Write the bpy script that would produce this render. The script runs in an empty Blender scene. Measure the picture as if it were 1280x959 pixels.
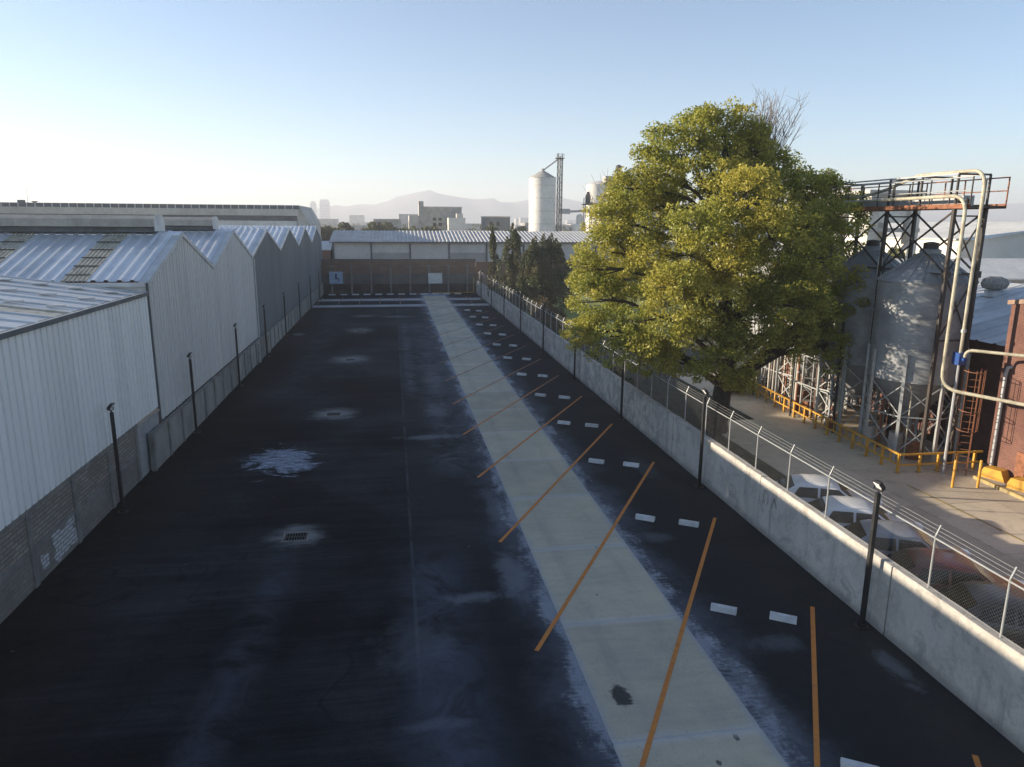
import bpy, math, random
import numpy as np
from mathutils import Vector, Matrix
R = math.radians
rnd = random.Random(7)
S = bpy.context.scene
COL = S.collection

# ------------------------------------------------------------------ camera
H = 10.0
cam = bpy.data.cameras.new('camera'); camo = bpy.data.objects.new('camera', cam); COL.objects.link(camo)
PITCH, YAW, ROLL, F = R(12.55), R(9.35), R(.4), 900.0
fw = Vector((math.sin(YAW)*math.cos(PITCH), math.cos(YAW)*math.cos(PITCH), -math.sin(PITCH)))
r0 = Vector((math.cos(YAW), -math.sin(YAW), 0)); u0 = r0.cross(fw)
rr = math.cos(ROLL)*r0+math.sin(ROLL)*u0; uu = math.cos(ROLL)*u0-math.sin(ROLL)*r0
camo.matrix_world = Matrix(((rr.x, uu.x, -fw.x, 0), (rr.y, uu.y, -fw.y, 0), (rr.z, uu.z, -fw.z, H), (0, 0, 0, 1)))
cam.sensor_fit = 'HORIZONTAL'; cam.sensor_width = 36.0; cam.lens = 36.0*F/1280
cam.clip_start = .1; cam.clip_end = 20000
S.camera = camo

# ------------------------------------------------------------------ sky, sun, exposure
SUN = Vector((-1.0, .29, .252)).normalized()
ELEV = math.asin(SUN.z); AZ = math.atan2(SUN.x, SUN.y)
W = bpy.data.worlds.new('World'); S.world = W; W.use_nodes = True
nt = W.node_tree; bg = nt.nodes['Background']
sky = nt.nodes.new('ShaderNodeTexSky'); sky.sky_type = 'NISHITA'; sky.sun_disc = False
sky.sun_elevation = ELEV; sky.sun_rotation = AZ
sky.altitude = 2200; sky.air_density = 1.1; sky.dust_density = .5; sky.ozone_density = 2.3
nt.links.new(sky.outputs[0], bg.inputs[0]); bg.inputs[1].default_value = .085
sl = bpy.data.lights.new('sun', 'SUN'); so = bpy.data.objects.new('sun', sl); COL.objects.link(so)
sl.energy = 5.0; sl.angle = R(.55); sl.color = (1, .86, .68)
so.rotation_euler = SUN.to_track_quat('Z', 'Y').to_euler(); so.location = SUN*200+Vector((0, 0, 40))
S.view_settings.view_transform = 'Standard'; S.view_settings.look = 'None'
S.view_settings.exposure = 1.34; S.view_settings.gamma = 1
S.cycles.use_denoising = True; S.cycles.max_bounces = 6; S.cycles.volume_bounces = 1
S.cycles.transparent_max_bounces = 8; S.cycles.diffuse_bounces = 3; S.cycles.glossy_bounces = 3
S.cycles.use_fast_gi = False

# ------------------------------------------------------------------ node helpers
class NV:
    def __init__(s, nt, sock): s.nt = nt; s.k = sock
    def _m(s, op, o=None, clamp=False):
        n = s.nt.nodes.new('ShaderNodeMath'); n.operation = op; n.use_clamp = clamp
        s.nt.links.new(s.k, n.inputs[0])
        if o is not None:
            if isinstance(o, NV): s.nt.links.new(o.k, n.inputs[1])
            else: n.inputs[1].default_value = o
        return NV(s.nt, n.outputs[0])
    def __add__(s, o): return s._m('ADD', o)
    def __sub__(s, o): return s._m('SUBTRACT', o)
    def __mul__(s, o): return s._m('MULTIPLY', o)
    def __truediv__(s, o): return s._m('DIVIDE', o)
    def abs(s): return s._m('ABSOLUTE')
    def sqrt(s): return s._m('SQRT')
    def max(s, o): return s._m('MAXIMUM', o)
    def min(s, o): return s._m('MINIMUM', o)
    def fract(s): return s._m('FRACT')
    def clamp(s): return s._m('ADD', 0.0, True)
    def step(s, a, b):          # smoothstep from a (0) to b (1)
        n = s.nt.nodes.new('ShaderNodeMapRange'); n.interpolation_type = 'SMOOTHSTEP'
        s.nt.links.new(s.k, n.inputs[0]); n.inputs[3].default_value = 0; n.inputs[4].default_value = 1
        if a <= b: n.inputs[1].default_value = a; n.inputs[2].default_value = b
        else: n.inputs[1].default_value = b; n.inputs[2].default_value = a; n.inputs[3].default_value = 1; n.inputs[4].default_value = 0
        return NV(s.nt, n.outputs[0])
class MK:
    def __init__(s, name):
        s.m = bpy.data.materials.new(name); s.m.use_nodes = True; s.nt = s.m.node_tree
        s.b = s.nt.nodes['Principled BSDF']; s._pos = None
    def node(s, t): return s.nt.nodes.new(t)
    def link(s, a, b): s.nt.links.new(a.k if isinstance(a, (NV,)) else a, b)
    def pos(s, mode='world'):
        if mode == 'world': n = s.node('ShaderNodeNewGeometry'); return n.outputs['Position']
        n = s.node('ShaderNodeTexCoord'); return n.outputs['Object']
    def xyz(s, mode='world'):
        n = s.node('ShaderNodeSeparateXYZ'); s.nt.links.new(s.pos(mode), n.inputs[0])
        return [NV(s.nt, o) for o in n.outputs]
    def scaled(s, sc, mode='world'):
        n = s.node('ShaderNodeMapping'); n.inputs['Scale'].default_value = sc; s.nt.links.new(s.pos(mode), n.inputs[0]); return n.outputs[0]
    def noise(s, scale=1, detail=4, rough=.55, vec=None, sc=None, mode='world', dist=0):
        n = s.node('ShaderNodeTexNoise'); n.inputs['Scale'].default_value = scale; n.inputs['Detail'].default_value = detail
        n.inputs['Roughness'].default_value = rough; n.inputs['Distortion'].default_value = dist
        if sc: vec = s.scaled(sc, mode)
        s.nt.links.new(vec if vec is not None else s.pos(mode), n.inputs['Vector'])
        return NV(s.nt, n.outputs[0])
    def rand(s):
        n = s.node('ShaderNodeObjectInfo'); return NV(s.nt, n.outputs['Random'])
    def island(s):
        n = s.node('ShaderNodeNewGeometry'); return NV(s.nt, n.outputs['Random Per Island'])
    def mix(s, f, a, b):
        n = s.node('ShaderNodeMix'); n.data_type = 'RGBA'; n.clamp_factor = True
        for sock, v in ((n.inputs[0], f), (n.inputs[6], a), (n.inputs[7], b)):
            if isinstance(v, NV): s.nt.links.new(v.k, sock)
            elif isinstance(v, (int, float)): sock.default_value = v
            elif isinstance(v, tuple): sock.default_value = (*v, 1)
            else: s.nt.links.new(v, sock)
        return n.outputs[2]
    def scale_col(s, c, v):
        n = s.node('ShaderNodeVectorMath'); n.operation = 'SCALE'
        if isinstance(c, tuple): n.inputs[0].default_value = c
        else: s.nt.links.new(c, n.inputs[0])
        s.nt.links.new(v.k, n.inputs['Scale']); return n.outputs[0]
    def color(s, c):
        if isinstance(c, tuple): s.b.inputs['Base Color'].default_value = (*c, 1)
        else: s.nt.links.new(c, s.b.inputs['Base Color'])
    def rough(s, v):
        if isinstance(v, NV): s.nt.links.new(v.k, s.b.inputs['Roughness'])
        else: s.b.inputs['Roughness'].default_value = v
    def bump(s, h, strength=.3, dist=.02):
        n = s.node('ShaderNodeBump'); n.inputs['Strength'].default_value = strength; n.inputs['Distance'].default_value = dist
        s.nt.links.new(h.k, n.inputs['Height']); s.nt.links.new(n.outputs[0], s.b.inputs['Normal'])
M = {}
def simple(name, c1, c2=None, rough=.7, scale=2., metal=0., sc=None, bump=0, bscale=30, fine=.25, spec=.5, mode='world', objvar=0, lo=.35, hi=.7):
    k = MK(name); c2 = c2 or tuple(x*.7 for x in c1)
    n = k.noise(scale, 5, .6, sc=sc, mode=mode).step(lo, hi)
    col = k.mix(n, c1, c2)
    fn = k.noise(scale*9, 3, .6, mode=mode)
    v = fn*(2*fine)+(1-fine)
    if objvar: v = v*(k.rand()*(2*objvar)+(1-objvar))
    k.color(k.scale_col(col, v)); k.rough(n*.15+(rough-.07)); k.b.inputs['Metallic'].default_value = metal
    k.b.inputs['Specular IOR Level'].default_value = spec
    if bump: k.bump(k.noise(bscale, 4, .6, mode=mode), bump)
    M[name] = k.m; return k

simple('ground', (.16, .14, .11), (.08, .09, .05), .95, .02)
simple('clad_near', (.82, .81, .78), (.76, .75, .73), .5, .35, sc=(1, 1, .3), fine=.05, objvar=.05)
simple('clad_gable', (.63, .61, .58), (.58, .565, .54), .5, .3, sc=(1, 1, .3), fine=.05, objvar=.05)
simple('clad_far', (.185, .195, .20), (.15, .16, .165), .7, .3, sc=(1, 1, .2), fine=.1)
simple('gutter', (.10, .11, .12), None, .6, 1)
simple('trim', (.55, .56, .56), (.45, .45, .44), .5, 1, fine=.1)
simple('sheet', (.66, .68, .70), (.55, .57, .60), .4, .8, metal=.35, fine=.1, objvar=.08)
simple('sheet_dull', (.58, .59, .59), (.48, .49, .49), .5, .7, metal=.25, fine=.1, objvar=.08)
simple('skylight', (.50, .46, .36), (.30, .27, .21), .5, 3, fine=.2)
simple('dark', (.02, .02, .022), None, .6, 3)
simple('pit_black', (.002, .002, .002), None, 1, 3, spec=.1)
simple('monitor', (.40, .37, .32), (.30, .28, .25), .8, 1.5)
simple('black_paint', (.012, .012, .013), (.02, .02, .02), .5, 4, mode='object')
simple('lens', (.85, .85, .82), (.8, .8, .78), .25, 4, fine=.02)
simple('stop_white', (.56, .57, .57), (.42, .43, .44), .8, 3, objvar=.12, fine=.08)
simple('orange', (.55, .20, .035), (.40, .15, .035), .75, 3, fine=.18, lo=.45, hi=.8)
simple('yellow', (.62, .33, .03), (.42, .21, .03), .6, 3, fine=.15)
simple('yellow_dull', (.40, .30, .12), (.26, .20, .10), .8, 2)
simple('galv', (.42, .43, .42), (.30, .31, .30), .5, 3, metal=.4, mode='object', fine=.1)
simple('wire', (.24, .24, .23), (.16, .16, .15), .6, 3, metal=.3, mode='object')
simple('steel_black', (.03, .028, .027), (.05, .035, .025), .6, 3)
simple('rust', (.26, .10, .045), (.15, .06, .03), .8, 5)
simple('cream_pipe', (.42, .39, .29), (.28, .25, .18), .55, 3)
simple('grey_pipe', (.42, .43, .43), (.33, .33, .33), .5, 3, metal=.2)
simple('blue_valve', (.02, .07, .25), None, .4, 3)
simple('conc', (.40, .38, .34), (.28, .27, .25), .9, .8, bump=.2)
simple('conc_light', (.52, .49, .43), (.40, .37, .33), .9, .3)
simple('panel_conc', (.30, .28, .25), (.2, .19, .17), .9, 1.2, sc=(1, 1, .5), objvar=.15)
simple('post_conc', (.22, .21, .19), (.14, .13, .12), .9, 1.5)
simple('white_wall', (.70, .66, .60), (.62, .58, .52), .8, .3, fine=.06)
simple('grey_wall', (.36, .35, .33), (.30, .29, .28), .8, .4)
simple('blockwall', (.15, .135, .12), (.09, .083, .075), .9, .6)
simple('darkbrick', (.085, .06, .045), (.05, .04, .032), .9, .8)
simple('brownbrick', (.30, .2, .14), (.15, .10, .075), .9, .8)
simple('sign_blue', (.35, .45, .58), (.28, .37, .5), .6, 2)
simple('sign_navy', (.03, .07, .22), None, .6, 2)
simple('sign_white', (.66, .67, .62), (.55, .57, .53), .6, 2)
simple('roof_white', (.66, .64, .58), (.52, .51, .47), .6, .25)
simple('shed_roof', (.46, .45, .43), (.36, .35, .34), .6, .6)
simple('shed_wall', (.56, .55, .52), (.48, .47, .44), .8, .4)
simple('bark', (.055, .042, .032), (.03, .024, .018), .95, 6, bump=.6, bscale=12)
simple('bark_light', (.2, .15, .11), (.12, .09, .07), .95, 3)
simple('glass', (.012, .014, .016), None, .12, 3, spec=.3)
simple('rubber', (.015, .015, .015), None, .8, 3)
simple('chrome', (.5, .5, .5), None, .3, 3, metal=1)
simple('green_screen', (.02, .11, .06), (.02, .07, .05), .8, 1)
simple('mountain', (.30, .29, .28), (.24, .24, .23), 1, .01)  # distance haze put into the pale base colour to lower the hills' contrast
simple('towers', (.30, .32, .35), (.25, .27, .3), .8, .1)
simple('city', (.45, .42, .38), (.20, .19, .18), .9, .05)
simple('dirt', (.065, .058, .032), (.03, .034, .016), 1, .9, bump=.5, bscale=8)
simple('grass', (.17, .21, .035), (.24, .22, .05), 1, .35, bump=.6, bscale=10)
simple('rubble', (.40, .32, .24), (.14, .09, .06), .9, 6)

# ---- special materials
def m_orange():
    k = MK('orange'); x, y, z = k.xyz()
    n = k.noise(3, 5, .65).step(.4, .75); f = k.noise(20, 3, .7)
    col = k.mix(n, (.55, .20, .035), (.40, .15, .04))
    worn = (k.noise(3.4, 7, .8)+y.step(22, 60)*.25).step(.58, .70)
    col = k.mix(worn*.75, col, (.10, .085, .065))
    k.color(k.scale_col(col, f*.4+.8)); k.rough(.8); M['orange'] = k.m
m_orange()
def m_asphalt():
    k = MK('asphalt'); x, y, z = k.xyz()
    broad = k.noise(.16, 4, .55, sc=(1.0, .8, 1)).step(.36, .68)
    lanes = k.noise(1, 4, .6, sc=(.10, 1.5, 1)).step(.32, .72)
    fine = k.noise(14, 3, .7)
    brush = k.noise(1, 5, .7, sc=(.35, 7, 1)).step(.3, .72)
    brush2 = k.noise(1, 4, .65, sc=(.05, .5, 1)).step(.3, .7)
    blot = k.noise(.45, 6, .65, dist=.6)
    col = k.mix(broad, (.0075, .008, .0095), (.021, .023, .0275))
    col = k.scale_col(col, (lanes*.45+.72)*(fine*.6+.7)*(brush*.5+.75)*(brush2*.4+.8))
    mott = k.noise(3.2, 6, .8)
    col = k.scale_col(col, mott*1.1+.45)
    agg = k.noise(38, 2, .8).step(.56, .70)
    col = k.mix(agg*.22, col, (.07, .07, .07))
    brown = ((x-(-1.0)).abs()+(k.noise(.25, 4, .6)-.5)*7).step(4.5, 9.0)
    col = k.mix(brown*.8, col, k.scale_col((.0135, .012, .0105), mott*1.2+.4))
    tyre = (k.noise(.12, 2, .5, dist=2.5)-.5).abs().step(.012, .0)
    col = k.mix(tyre*.5, col, (.006, .006, .007))
    # newer, slightly greyer lane on the right of the seam at x = .3
    right = (x+k.noise(.7, 2)*.15).step(.30, .42)
    col = k.mix(right*.45, col, (.0205, .0225, .0255))
    seam = (x-.33).abs().step(.07, .02)
    col = k.mix(seam*blot.step(.4, .6)*.6, col, (.05, .055, .06))
    pale = k.noise(.55, 6, .7, dist=1.2)
    # dried slurry feathering out of the concrete strip
    def band(v, c, w, reach):
        return (v-c).abs().step(w+reach, w-.02)
    edge = (x-5.55).abs()-1.55
    feather = (edge+(k.noise(1.1, 5, .7, sc=(1, .45, 1))-.5)*2.6+(k.noise(9, 3, .7, sc=(.4, 1.3, 1))-.5)*1.0).step(.46, -.12)
    col = k.mix(feather*.9, col, (.26, .28, .31))
    edge2 = (edge+(k.noise(.35, 5, .65)-.5)*3.2+(k.noise(4, 4, .7)-.5)*.7).step(1.5, .0)
    col = k.mix(edge2*.5, col, (.085, .095, .115))
    # pale lime round the drains
    for (cx_, cy_, a, b, s) in ((-3.35, 22.7, 1.15, 1.1, .85), (-3.34, 38.2, 1.6, 1.7, .85), (-3.32, 54.2, 1.9, 2.2, .8), (-3.25, 69, 1.8, 2.6, .55), (-3.2, 80, 1.9, 1.6, .4)):
        d = (((x-cx_)/a)*((x-cx_)/a)+((y-cy_)/b)*((y-cy_)/b)).sqrt()
        msk = (d+(k.noise(1.6, 5, .7, sc=(.6, 1.4, 1))-.5)*1.3).step(1.0, .15)
        col = k.mix(msk*s, col, (.16, .16, .16))
    # spilled cement patch
    d = ((((x+5.0)+(y-30.7)*.12)/1.8)*(((x+5.0)+(y-30.7)*.12)/1.8)+((y-30.7)/2.5)*((y-30.7)/2.5)).sqrt()
    msk = (d+(k.noise(.9, 7, .75, sc=(.7, 1.0, 1), dist=1.2)-.5)*3.4).step(.8, .35)
    grit = k.noise(5, 4, .75, sc=(.5, 1.2, 1)).step(.38, .62)
    col = k.mix(msk*(grit*.65+.3), col, (.24, .27, .33))
    # faint washed streak running from the nearest drain, and a few other pale washes
    for (cx_, sl_, y0, y1, w, s, c) in ((-3.4, .055, 5, 22.4, .6, .32, (.05, .056, .074)), (.95, .0, 8, 22, .9, .5, (.05, .057, .075)),
                                       (.9, .0, 40, 75, .45, .55, (.06, .066, .078)), (2.4, .0, 26, 75, 1.0, .5, (.065, .07, .08)), (-6.5, .0, 40, 95, 1.2, .3, (.04, .044, .05))):
        xc = (x-cx_)-(y-22.4)*sl_
        m_ = xc.abs().step(w*1.6, 0)*y.step(y0, y0+4)*y.step(y1, y1-3)*pale.step(.34, .62)
        col = k.mix(m_*s*1.6, col, c)
    for (cx_, cy_, a, b, s) in ((1.9, 17.9, 1.2, .4, .55), (1.5, 33.2, 2.0, .5, .6), (2.2, 38, .9, 2.2, .5), (2.4, 46, .8, 4, .4), (.2, 79, 2.5, 1.2, .5), (-8.6, 67, .8, 1.2, .6), (9.0, 14.6, .9, .5, .3), (8.3, 20.9, .9, .5, .3), (3.4, 24, .5, 3, .4), (3.2, 19, .6, 2.2, .6), (7.6, 13, .5, 2, .5), (11.2, 13.2, .35, 1.2, .6), (.6, 12.9, 1.0, .25, .3), (.3, 16, 1.2, 1.6, .25), (10.2, 27.5, .7, 2.0, .2)):
        d = (((x-cx_)/a)*((x-cx_)/a)+((y-cy_)/b)*((y-cy_)/b)).sqrt()
        col = k.mix((d+(k.noise(1.3, 6, .75, dist=.6)-.5)*2.0).step(1.0, .2)*s, col, (.12, .13, .145))
    # little specks
    sp = k.noise(3.1, 1, .5).step(.80, .82)
    col = k.mix(sp*.4, col, (.14, .14, .14))
    # dust towards the right wall
    dust = x.step(9.2, 11.9)*k.noise(.5, 5, .65).step(.35, .7)
    col = k.mix(dust*.35, col, (.05, .045, .037))
    k.color(k.scale_col(col, k.noise(24, 2, .8)*.6+1.2)); k.rough(broad*-.08+.85); k.b.inputs['Specular IOR Level'].default_value = .06
    k.bump(fine+lanes*.3, .25, .01)
    M['asphalt'] = k.m
m_asphalt()
def m_strip(name, c1, c2, oil=False):
    k = MK(name); x, y, z = k.xyz()
    a = k.noise(.5, 5, .6).step(.3, .7); br = k.noise(1, 4, .65, sc=(.6, 5, 1)); f = k.noise(22, 3, .7)
    col = k.scale_col(k.mix(a, c1, c2), (br*.3+.85)*(f*.3+.85))
    col = k.scale_col(col, k.rand()*.2+.9) if oil else col
    if oil:
        trk = ((x-5.55).abs()-.78).abs().step(.32, .05)*k.noise(1, 5, .7, sc=(2, .25, 1)).step(.35, .7)
        col = k.mix(trk*.28, col, (.2, .195, .18))
    lump = k.noise(1.3, 6, .7).step(.55, .72)
    col = k.mix(lump*.25, col, (.24, .23, .2))
    if oil:
        d = (((x-4.62)/.24)*((x-4.62)/.24)+((y-13.2)/.40)*((y-13.2)/.40)).sqrt()
        col = k.mix((d+(k.noise(3.5, 5, .75, sc=(.6, 1.6, 1))-.5)*1.5).step(1.0, .7)*.92, col, (.012, .013, .015))
        for (a_, b_, w_) in ((5.85, 11.0, .05), (6.5, 11.6, .06), (5.3, 17.5, .03), (6.1, 20.4, .04)):
            d = (((x-a_)/w_)*((x-a_)/w_)+((y-b_)/(w_*1.5))*((y-b_)/(w_*1.5))).sqrt()
            col = k.mix((d+(k.noise(14, 2)-.5)).step(1.1, .8)*.8, col, (.03, .03, .03))
        jd = (((y+5.6)/4.35).fract()-.5).abs()*-4.35+2.175
        col = k.mix((jd+(k.noise(2.2, 5, .7, sc=(.5, 1, 1))-.5)*.32).step(.26, .05)*.34, col, (.50, .51, .52))
        crk = k.noise(.7, 6, .75, sc=(1, .8, 1), dist=1.5)
        col = k.mix((crk-.5).abs().step(.006, .0)*.35, col, (.12, .11, .1))
        e = (x-5.55).abs()
        col = k.mix((e+(k.noise(1.5, 5, .7, sc=(1, .5, 1))-.5)*.5).step(1.36, 1.6)*.6, col, (.30, .33, .37))
    k.color(col); k.rough(.88); k.bump(br+f*.4, .25, .006); M[name] = k.m
m_strip('strip', (.46, .42, .315), (.375, .35, .28), True)
m_strip('strip_joint', (.42, .43, .43), (.36, .37, .38))
m_strip('cross_strip', (.36, .37, .38), (.26, .27, .28))
def m_street():
    k = MK('street_concrete'); a = k.noise(.25, 5, .6).step(.3, .7); f = k.noise(9, 4, .7); b = k.noise(1.2, 6, .7).step(.5, .72)
    col = k.scale_col(k.mix(a, (.60, .51, .38), (.49, .42, .31)), (f*.35+.82)*(k.rand()*.25+.87))
    k.color(k.mix(b*.35, col, (.12, .10, .08))); k.rough(.9); k.bump(f, .2, .006); M['street_concrete'] = k.m
m_street()
def m_wall():
    k = MK('wall_concrete'); x, y, z = k.xyz()
    a = k.noise(.5, 5, .6).step(.3, .7); st = k.noise(1, 5, .65, sc=(1, 2.4, .22)).step(.5, .75); bl = k.noise(1.6, 6, .7, dist=.5).step(.52, .66)
    col = k.mix(a, (.58, .54, .47), (.48, .45, .40))
    fn = k.noise(12, 4, .7)
    col = k.mix(st*.6, col, (.17, .16, .15)); col = k.mix(bl*.5, col, (.2, .195, .185))
    lo = (z+(k.noise(2.0, 4, .6)-.5)*.5).step(.34, .02)
    col = k.mix(lo*.65, col, (.15, .14, .125))
    rg = k.noise(.9, 7, .8, dist=.8).step(.46, .62)
    col = k.mix(rg*.4, col, (.27, .255, .23))
    hi = (z+(k.noise(2.4, 5, .7)-.5)*.9).step(1.55, 1.9)
    col = k.mix(hi*.3, col, (.16, .15, .13))
    # dark mottling and pale blotches further down the wall
    ol = y.step(28, 31)*k.noise(1.1, 6, .75, dist=1.0).step(.44, .58)
    col = k.mix(ol*.5, col, (.13, .135, .13))
    col = k.mix(y.step(30, 33)*k.noise(.8, 5, .7, dist=1.0).step(.6, .7)*.5, col, (.46, .46, .45))
    v = fn*.35+.82
    k.color(k.scale_col(k.scale_col(col, v), k.rand()*.16+.92)); k.rough(.92); k.bump(fn+bl*.5+k.noise(3, 5, .7), .6, .02); M['wall_concrete'] = k.m
m_wall()
def m_brick(name, c1, c2, mort, whites=(), scale=1., sooty=.4, plane='yz'):
    k = MK(name); x, y, z = k.xyz()
    cb = k.node('ShaderNodeCombineXYZ'); k.link(y if plane == 'yz' else x, cb.inputs[0]); k.link(z, cb.inputs[1])
    b = k.node('ShaderNodeTexBrick'); b.inputs['Scale'].default_value = 1; b.inputs['Brick Width'].default_value = .25*scale
    b.inputs['Row Height'].default_value = .085*scale; b.inputs['Mortar Size'].default_value = .011*scale
    b.inputs['Color1'].default_value = (*c1, 1); b.inputs['Color2'].default_value = (*c2, 1); b.inputs['Mortar'].default_value = (*mort, 1)
    k.nt.links.new(cb.outputs[0], b.inputs['Vector'])
    n = k.noise(.8, 5, .65).step(.35, .7)
    col = k.mix(n*sooty, b.outputs['Color'], tuple(q*.45 for q in c1))
    for (cy_, cz_, a_, h_) in whites:
        d = (((y-cy_)/a_).abs().max(((z-cz_)/h_).abs()))
        col = k.mix((d+(k.noise(1.8, 5, .7)-.5)*1.8).step(1.05, .9)*NV(k.nt, b.outputs['Fac']).step(1, .0)*.9, col, (.50, .51, .53))
    f = k.noise(10, 3, .7)
    k.color(k.scale_col(col, f*.4+.8)); k.rough(.92)
    k.bump(NV(k.nt, b.outputs['Fac'])*-1.0+f*.3, .5, .012); M[name] = k.m
m_brick('brick_low', (.30, .265, .22), (.21, .185, .155), (.12, .115, .105), scale=1.5)
m_brick('brick_plain', (.24, .215, .185), (.19, .17, .15), (.16, .15, .135), ((22.2, .55, .75, .42), (20.95, .45, .22, .22)), sooty=.5, scale=1.5)
m_brick('brick_whitewash', (.42, .43, .43), (.36, .36, .35), (.25, .25, .25))
m_brick('brick_red', (.17, .068, .048), (.13, .054, .04), (.17, .11, .085), sooty=.65)
m_brick('brick_red_front', (.18, .075, .05), (.14, .06, .04), (.17, .11, .085), sooty=.6, plane='xz')
m_brick('brick_brown', (.24, .14, .09), (.17, .10, .07), (.2, .15, .11), plane='xz')
def m_leaf(name, c1, c2, c3, tr=.35, ns=.22):
    k = MK(name); i = k.island(); n = k.noise(ns, 3, .6).step(.4, .64)
    col = k.mix(i, c1, c2); col = k.mix(n*.75, col, c3)
    col = k.scale_col(col, k.noise(1.1, 2)*.7+.65)
    d = k.node('ShaderNodeBsdfDiffuse'); t = k.node('ShaderNodeBsdfTranslucent'); g = k.node('ShaderNodeBsdfGlossy'); g.inputs['Roughness'].default_value = .5
    g.inputs['Color'].default_value = (.5, .5, .45, 1)
    k.nt.links.new(col, d.inputs[0]); k.nt.links.new(col, t.inputs[0])
    a = k.node('ShaderNodeMixShader'); a.inputs[0].default_value = tr; k.nt.links.new(d.outputs[0], a.inputs[1]); k.nt.links.new(t.outputs[0], a.inputs[2])
    b = k.node('ShaderNodeMixShader'); b.inputs[0].default_value = .05; k.nt.links.new(a.outputs[0], b.inputs[1]); k.nt.links.new(g.outputs[0], b.inputs[2])
    k.nt.links.new(b.outputs[0], k.nt.nodes['Material Output'].inputs[0]); M[name] = k.m
m_leaf('leaf', (.21, .25, .045), (.41, .39, .065), (.54, .455, .08), .5)
m_leaf('leaf_dark', (.06, .08, .032), (.085, .10, .04), (.15, .125, .06), .3, .5)
m_leaf('leaf_far', (.06, .075, .025), (.085, .09, .03), (.12, .11, .04), .2, .1)
m_leaf('leaf_hedge', (.06, .06, .025), (.10, .075, .035), (.14, .09, .05), .2, .4)
def m_paint(name, c, rough=.28):
    k = MK(name); f = k.noise(3, 4, .6, mode='object')
    k.color(k.scale_col(c, f*.2+.9)); k.rough(rough); k.b.inputs['Coat Weight'].default_value = .4; M[name] = k.m
m_paint('car_white', (.68, .68, .66)); m_paint('car_grey', (.22, .23, .25)); m_paint('car_red', (.07, .01, .009)); m_paint('car_black', (.015, .015, .018)); m_paint('car_silver', (.30, .30, .30))
def m_silo():
    k = MK('silo_steel'); x, y, z = k.xyz()
    rib = (z*9.0).fract(); n = k.noise(1.2, 5, .65).step(.35, .7); f = k.noise(8, 3)
    k.color(k.scale_col(k.mix(n, (.29, .30, .30), (.20, .20, .20)), f*.35+.82)); k.rough(.62); k.b.inputs['Metallic'].default_value = .1
    k.bump((rib-.5).abs(), .25, .02); M['silo_steel'] = k.m
m_silo()

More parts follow.
